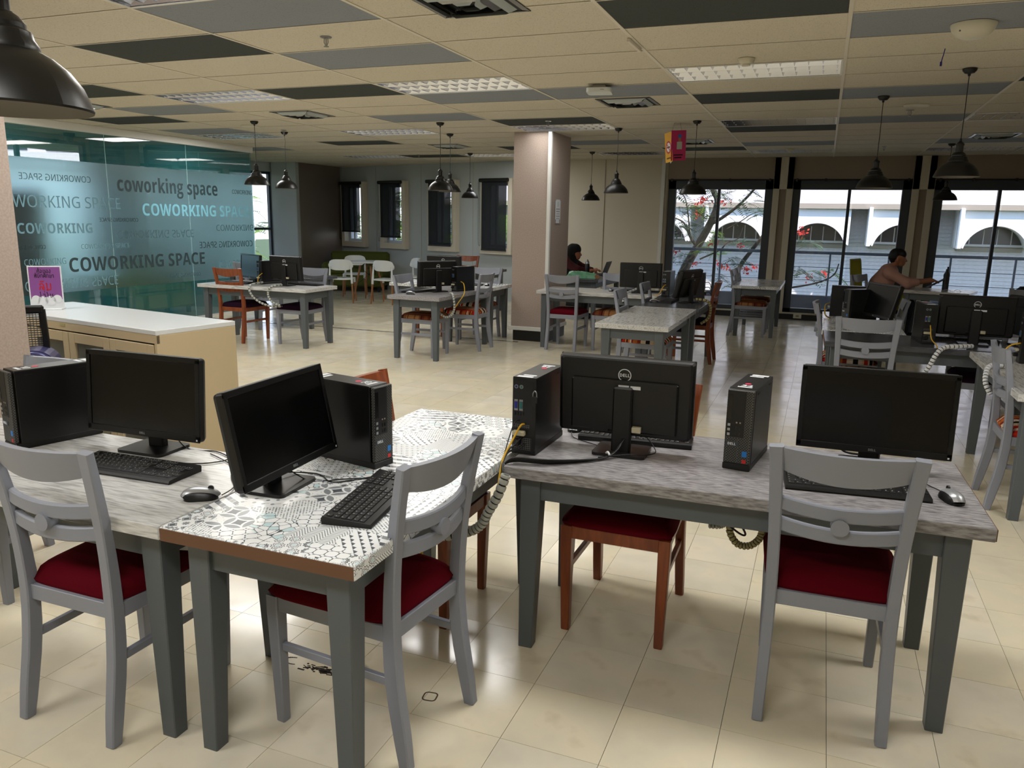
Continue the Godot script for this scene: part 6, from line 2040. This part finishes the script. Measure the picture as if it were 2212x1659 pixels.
	lathe(st, [Vector2(0, 0), Vector2(0.036, 0), Vector2(0.037, 0.01), Vector2(0.037, 0.165), Vector2(0.033, 0.18), Vector2(0, 0.18)], 24)
	put("body", st, M.black_satin, bo)
	st = st0()
	lathe(st, [Vector2(0.033, 0.18), Vector2(0.034, 0.2), Vector2(0.022, 0.225), Vector2(0.012, 0.235), Vector2(0.011, 0.25), Vector2(0, 0.252)], 24)
	put("cap", st, M.metal, bo)
	var bg := thing("bag", "crumpled pale green plastic bag on the table behind the column", "bag", Vector3(-3.36, TOP, -11.52), 0.2)
	st = st0()
	var green := mat("bag_green", Color(0.42, 0.66, 0.52), 0.35)
	var N := 12
	var g := RandomNumberGenerator.new()
	g.seed = 4
	var pts := []
	for j in N + 1:
		var row := []
		for i in N + 1:
			var u := -1.0 + 2.0 * i / N
			var v := -1.0 + 2.0 * j / N
			var e := maxf(0.0, (1.0 - pow(absf(u), 4.0)) * (1.0 - pow(absf(v), 4.0)))
			row.append(Vector3(u * 0.25 + g.randf_range(-0.008, 0.008), 0.002 + 0.09 * pow(e, 0.4) * g.randf_range(0.75, 1.05) * (1.0 - 0.25 * u), v * 0.14 + g.randf_range(-0.008, 0.008)))
		pts.append(row)
	for j in N:
		for i in N:
			quad(st, pts[j][i], pts[j][i + 1], pts[j + 1][i + 1], pts[j + 1][i], Vector3.UP)
	prism(st, rrect(0.46, 0.24, 0.05), 0.0, 0.012, Transform3D(Basis(Vector3.RIGHT, -PI * 0.5), Vector3.ZERO))
	put("crumpled_film", st, green, bg)
	var rl := thing("cup", "pale brown paper cup lying on its side by the green bag", "cup", Vector3(-3.12, TOP + 0.035, -11.42), 0.4)
	st = st0()
	lathe(st, [Vector2(0, -0.05), Vector2(0.026, -0.05), Vector2(0.034, 0.05), Vector2(0.03, 0.05), Vector2(0.0, 0.045)], 20, Transform3D(Basis(Vector3.RIGHT, PI * 0.5), Vector3.ZERO))
	put("cup_wall", st, mat("kraft", Color(0.62, 0.45, 0.33), 0.7), rl)
	# on the window table of the person in pink
	var tb := thing("tablet", "tablet propped at a slant in the hand of the person in pink", "tablet", Vector3(1.50, TOP + 0.085, -12.30), -PI * 0.5)
	var slab := box("body", Vector3(0, 0.0, 0), Vector3(0.17, 0.008, 0.24), M.frame_dark, tb, 0.002)
	slab.rotation.x = 0.55
	var wb := thing("bottle", "tall dark water bottle standing on the small window table", "bottle", Vector3(1.62, TOP, -12.28))
	st = st0()
	lathe(st, [Vector2(0, 0), Vector2(0.038, 0.0), Vector2(0.04, 0.01), Vector2(0.04, 0.15), Vector2(0.036, 0.17), Vector2(0.04, 0.19), Vector2(0.038, 0.22), Vector2(0.02, 0.25), Vector2(0.018, 0.285), Vector2(0, 0.287)], 20)
	put("body", st, M.frame_dark, wb)
	box("strap", Vector3(-0.0, 0.2, 0.043), Vector3(0.02, 0.24, 0.006), M.black_plastic, wb)
	var ec := thing("earphone_cable", "tangle of white earphone cable on the small window table", "cable", Vector3(1.66, TOP, -12.05))
	st = st0()
	tube(st, spline([Vector3(-0.12, 0.004, 0.05), Vector3(-0.05, 0.02, -0.03), Vector3(0.02, 0.006, 0.05), Vector3(0.08, 0.025, -0.02), Vector3(0.12, 0.005, 0.04), Vector3(0.04, 0.012, 0.08), Vector3(-0.06, 0.005, 0.07)], 8), 0.0025, 6)
	put("cord", st, M.label_white, ec)
	var sb := thing("backpack", "black backpack on the chair at the far right edge", "backpack", Vector3(2.16, 0.50, -10.15), 0.1)
	st = st0()
	bx(st, Vector3(0, 0.22, 0.0), Vector3(0.30, 0.44, 0.2), 0.07)
	put("body", st, M.cloth_black, sb)
	st = st0()
	bx(st, Vector3(0, 0.15, -0.12), Vector3(0.24, 0.22, 0.08), 0.03)
	put("pocket", st, M.cloth_black, sb)
	# wall sockets in the skirting
	for x in [-0.30, 1.0]:
		var o := thing("wall_socket", "ivory socket box on the skirting, %s" % ("between the first two large windows" if x < 0 else "below the middle large window"), "socket", Vector3(x, 0.065, -13.89))
		box("plate", Vector3.ZERO, Vector3(0.13, 0.08, 0.02), M.cream_plastic, o, 0.003)
		box("outlet", Vector3(0, 0, 0.0105), Vector3(0.05, 0.03, 0.002), M.wall_dim, o)
	# books tucked on the chair seat under the left table
	var nb := thing("notebook", "teal notebook on the crimson seat of the left foreground chair", "notebook", Vector3(-1.86, 0.502, -1.90), 0.3)
	box("pages", Vector3(0, 0.009, 0), Vector3(0.12, 0.016, 0.17), M.label_white, nb)
	box("cover", Vector3(0, 0.0185, 0), Vector3(0.125, 0.003, 0.175), M.port_green, nb)
	# marks worn into the floor
	var mk := thing("floor_scar", "dark torn patch and dents in the floor tiles under the patterned table", "stain", Vector3(-1.62, 0, -2.08))
	st = st0()
	for k in 60:
		var a := rng.randf() * TAU
		var c := Vector3(rng.randfn() * 0.03 + 0.10, 0.0006, rng.randfn() * 0.012)
		bx(st, Vector3.ZERO, Vector3(rng.randf_range(0.006, 0.03), 0.0008, rng.randf_range(0.002, 0.007)), 0, Transform3D(Basis(Vector3.UP, rng.randfn() * 0.4), c))
	for k in 14:
		var a := PI * 0.4 + k * 0.25
		bx(st, Vector3.ZERO, Vector3(0.012, 0.0008, 0.003), 0, Transform3D(Basis(Vector3.UP, -a - PI * 0.5), Vector3(cos(a) * 0.035 - 0.02, 0.0006, sin(a) * 0.02 - 0.01)))
	put("scar", st, mat("grime", Color(0.16, 0.12, 0.09), 0.9), mk)
	var rg := thing("floor_mark", "small rounded-square rust ring on a floor tile by the middle chair", "stain", Vector3(-1.09, 0, -2.09), 0.15)
	st = st0()
	var rr := rrect(0.045, 0.045, 0.012, 3)
	for i in rr.size():
		var a := rr[i]
		var b := rr[(i + 1) % rr.size()]
		bar(st, [Vector3(a.x, 0.0006, a.y), Vector3(b.x, 0.0006, b.y)], [Vector2(0.0008, 0.005)], Vector3.UP, 0.0002)
	put("ring", st, mat("rust", Color(0.3, 0.24, 0.18), 0.9), rg)

func thai(s: Node3D, called: String, lines: Array, ys: Array, h: float, m: Material) -> void:
	# lettering of the sign; where the font lacks Thai, the letters are drawn with strokes
	var strokes := {"ส": [[0.1, 0, 0.1, 0.7, 0.3, 1, 0.6, 1, 0.8, 0.7, 0.8, 0], [0.1, 0.45, 0.5, 0.6], [0.8, 0.9, 0.95, 1.1]], "ง": [[0.3, 0.9, 0.55, 1, 0.6, 0.7, 0.5, 0, 0.2, 0.1, 0.05, 0.4]], "ข": [[0.1, 0.9, 0.25, 1, 0.3, 0.8, 0.15, 0.6, 0.2, 0, 0.8, 0, 0.8, 1]], "อ": [[0.15, 0.4, 0.3, 0.5, 0.15, 0.6, 0.1, 0.1, 0.3, 0, 0.75, 0, 0.8, 0.7, 0.55, 1, 0.2, 0.95]], "ท": [[0.05, 0.9, 0.2, 1, 0.22, 0, 0.5, 0.9, 0.75, 1, 0.8, 0]], "น": [[0.05, 0.9, 0.2, 1, 0.25, 0, 0.5, 0.1, 0.8, 0.2, 0.8, 1]], "ก": [[0.15, 0, 0.15, 0.6, 0.05, 0.7, 0.3, 1, 0.7, 1, 0.8, 0.7, 0.8, 0]], "ศ": [[0.15, 0, 0.1, 0.7, 0.35, 1, 0.7, 1, 0.8, 0.6, 0.8, 0], [0.3, 0.5, 0.5, 0.3, 0.55, 0.6], [0.75, 1, 0.95, 1.15]], "ษ": [[0.1, 0.95, 0.25, 0.9, 0.2, 0, 0.75, 0, 0.8, 1], [0.5, 0.5, 0.95, 0.6]], "า": [[0.1, 0.7, 0.3, 1, 0.5, 0.9, 0.5, 0]], "ล": [[0.1, 0.1, 0.2, 0.5, 0.5, 0.55, 0.6, 0.1], [0.1, 0.8, 0.4, 1, 0.75, 0.8, 0.8, 0]], "ม": [[0.05, 0.95, 0.2, 1, 0.22, 0.1, 0.1, 0, 0.5, 0.1, 0.8, 0.15, 0.8, 1]], "ไ": [[0.45, 0, 0.4, 1.1, 0.2, 1.4, 0.5, 1.5]], "ใ": [[0.45, 0, 0.4, 1.1, 0.15, 1.2, 0.3, 1.5]], "ว": [[0.1, 0.75, 0.3, 1, 0.6, 0.9, 0.65, 0.2, 0.45, 0]], "ต": [[0.15, 0, 0.1, 0.8, 0.35, 1, 0.45, 0.9, 0.6, 1, 0.8, 0.8, 0.8, 0]]}
	var above := {"ิ": 1.25, "่": 1.5, "ี": 1.25, "ั": 1.3, "ึ": 1.25, "ื": 1.25, "้": 1.5}
	for li in lines.size():
		var text: String = lines[li]
		var n := 0
		for c in text:
			if strokes.has(c):
				n += 1
		var x := -n * 0.85 * h * 0.5
		var st := st0()
		for c in text:
			if above.has(c):
				var y0: float = ys[li] + (above[c] - 0.5) * h
				bx(st, Vector3(x - 0.42 * h, y0, 0.0052), Vector3(0.5 * h if above[c] < 1.4 else 0.12 * h, 0.1 * h if above[c] < 1.4 else 0.25 * h, 0.0012))
				continue
			if not strokes.has(c):
				continue
			for k in strokes[c]:
				for i in range(0, k.size() - 2, 2):
					var a := Vector3(x + k[i] * h * 0.8, ys[li] + (k[i + 1] - 0.5) * h, 0.0052)
					var b := Vector3(x + k[i + 2] * h * 0.8, ys[li] + (k[i + 3] - 0.5) * h, 0.0052)
					bar(st, [a, b], [Vector2(0.0012, 0.13 * h)], Vector3.BACK, 0.0003)
			x += 0.85 * h
		put(called, st, m, s)

# ---------------------------------------------------------------- people
func skin_over(bones: Array, cell: float, k := 0.02) -> SurfaceTool:
	# surface nets over tapered capsules [a, b, ra, rb] joined by a smooth minimum
	var lo := Vector3.ONE * 99.0
	var hi := -lo
	for b in bones:
		var m: float = maxf(b[2], b[3]) + cell * 2.0
		for p in [b[0], b[1]]:
			lo = lo.min(p - Vector3.ONE * m)
			hi = hi.max(p + Vector3.ONE * m)
	var n := Vector3i(((hi - lo) / cell).ceil()) + Vector3i.ONE
	var F := PackedFloat32Array()
	F.resize(n.x * n.y * n.z)
	for z in n.z:
		for y in n.y:
			for x in n.x:
				var p := lo + Vector3(x, y, z) * cell
				var d := 9.0
				for b in bones:
					var a: Vector3 = b[0]
					var ab: Vector3 = b[1] - a
					var t := clampf((p - a).dot(ab) / maxf(ab.length_squared(), 1e-8), 0.0, 1.0)
					var e: float = p.distance_to(a + ab * t) - lerpf(b[2], b[3], t)
					var h := maxf(k - absf(d - e), 0.0) / k
					d = minf(d, e) - h * h * k * 0.25
				F[x + n.x * (y + n.y * z)] = d
	var V := {}
	var off := [1, n.x, n.x * n.y]
	for z in n.z - 1:
		for y in n.y - 1:
			for x in n.x - 1:
				var i := x + n.x * (y + n.y * z)
				var s := Vector3.ZERO
				var c := 0
				for ax in 3:
					for q in 4:
						var j: int = i + (off[(ax + 1) % 3] if q & 1 else 0) + (off[(ax + 2) % 3] if q & 2 else 0)
						var f0 := F[j]
						var f1 := F[j + off[ax]]
						if (f0 < 0.0) != (f1 < 0.0):
							var p := Vector3(x, y, z)
							p[ax] += f0 / (f0 - f1)
							p[(ax + 1) % 3] += 1.0 if q & 1 else 0.0
							p[(ax + 2) % 3] += 1.0 if q & 2 else 0.0
							s += p
							c += 1
				if c:
					V[i] = lo + s / c * cell
	var st := st0()
	st.set_smooth_group(1)
	for i in V:
		for ax in 3:
			var u: int = off[(ax + 1) % 3]
			var v: int = off[(ax + 2) % 3]
			if i + off[ax] < F.size() and (F[i] < 0.0) != (F[i + off[ax]] < 0.0) and V.has(i - u) and V.has(i - v) and V.has(i - u - v):
				var o := Vector3.ZERO
				o[ax] = 1.0 if F[i] < 0.0 else -1.0
				quad(st, V[i], V[i - u], V[i - u - v], V[i - v], o)
	return st

func people() -> void:
	for w in 2:
		var man := w == 0
		# local: looks along +x, origin on the floor below the hips
		var o := thing("person", "person in a loose pink shirt leaning over the window table, holding a tablet" if man else "person in a black headscarf and maroon top looking down at the laptop", "person", Vector3(0.80, 0, -12.40) if man else Vector3(-3.98, 0, -12.35))
		var H := Vector3(0.20, 1.12, 0.0) if man else Vector3(0.22, 1.05, 0)
		var body := []
		body.append([H + Vector3(-0.015, 0.03, 0), H + Vector3(0.015, 0.02, 0), 0.088, 0.085])
		body.append([H + Vector3(0.045, -0.03, 0), H + Vector3(0.05, -0.065, 0), 0.058, 0.045])
		body.append([H + Vector3(0.098, -0.005, 0), H + Vector3(0.112, -0.03, 0), 0.011, 0.014])
		body.append([H + Vector3(0.088, -0.058, -0.012), H + Vector3(0.088, -0.058, 0.012), 0.012, 0.012])
		for s in [-1, 1]:
			body.append([H + Vector3(0.0, 0.01, s * 0.085), H + Vector3(-0.005, -0.025, s * 0.083), 0.013, 0.01])
		body.append([H + Vector3(-0.02, -0.05, 0), H + Vector3(-0.09, -0.16, 0), 0.052, 0.058])
		var shirt := [[Vector3(-0.02, 0.52, 0), Vector3(0.02, 0.75, 0), 0.15, 0.15], [Vector3(0.02, 0.75, 0), Vector3(0.10, 0.92, 0), 0.155, 0.13], [Vector3(0.09, 0.93, -0.15), Vector3(0.09, 0.93, 0.15), 0.075, 0.075]]
		var legs := []
		for s in [-1, 1]:
			var sh := Vector3(0.10, 0.93, s * 0.17)
			var el := Vector3(0.34, 0.79, s * 0.20)
			var ha := Vector3(0.60, 0.825, s * 0.11) if man else Vector3(0.50, 0.775, s * 0.12)
			shirt.append([sh, el, 0.072, 0.062])
			shirt.append([el, el.lerp(ha, 0.45 if man else 0.85), 0.06, 0.05])
			body.append([sh, el, 0.045, 0.038])
			body.append([el, ha, 0.038, 0.026])
			body.append([H + Vector3(-0.09, -0.16, 0), sh, 0.05, 0.045])
			body.append([ha, ha + Vector3(0.06, 0.012, 0), 0.026, 0.028])
			for f in 4:
				var k := ha + Vector3(0.085, 0.016 - 0.004 * absf(f - 1.5), (f - 1.5) * 0.019)
				var tip := k + Vector3([0.03, 0.036, 0.033, 0.024][f], -0.012, 0)
				body.append([k, tip, 0.009, 0.0085])
				body.append([tip, tip + Vector3(0.018, -0.018, 0), 0.0085, 0.008])
			body.append([ha + Vector3(0.02, 0, -s * 0.022), ha + Vector3(0.06, -0.008, -s * 0.045), 0.011, 0.009])
			legs.append([Vector3(0, 0.50, s * 0.09), Vector3(0.40, 0.50, s * 0.11), 0.095, 0.07])
			legs.append([Vector3(0.40, 0.50, s * 0.11), Vector3(0.38, 0.08, s * 0.11), 0.068, 0.048])
		legs.append([Vector3(-0.02, 0.5, -0.06), Vector3(-0.02, 0.5, 0.06), 0.12, 0.12])
		put("body", skin_over(body, 0.0085, 0.014), M.skin, o)
		put("shirt", skin_over(shirt, 0.016, 0.05), M.shirt_pink if man else M.cloth_maroon, o)
		put("trousers", skin_over(legs, 0.018, 0.03), M.jeans if man else M.cloth_black, o)
		var hair := [[H + Vector3(-0.03, 0.055, 0), H + Vector3(0.015, 0.06, 0), 0.092, 0.082], [H + Vector3(-0.05, 0.0, 0), H + Vector3(-0.05, -0.03, 0), 0.075, 0.05]]
		if man:
			hair.append([H + Vector3(0.06, 0.062, -0.035), H + Vector3(0.06, 0.062, 0.035), 0.035, 0.035])
		else:
			hair = [[H + Vector3(-0.03, 0.05, 0), H + Vector3(0.01, 0.055, 0), 0.104, 0.096], [H + Vector3(-0.05, 0, 0), H + Vector3(-0.06, -0.12, 0), 0.1, 0.1], [H + Vector3(-0.07, -0.15, 0), H + Vector3(-0.09, -0.22, 0), 0.13, 0.16]]
		put("hair" if man else "headscarf", skin_over(hair, 0.011, 0.04), M.hair if man else M.cloth_black, o)
		for s in [-1, 1]:
			var st := st0()
			bx(st, Vector3(0.43, 0.035, s * 0.11), Vector3(0.25, 0.07, 0.09), 0.02)
			put("shoe", st, M.cloth_black, o)
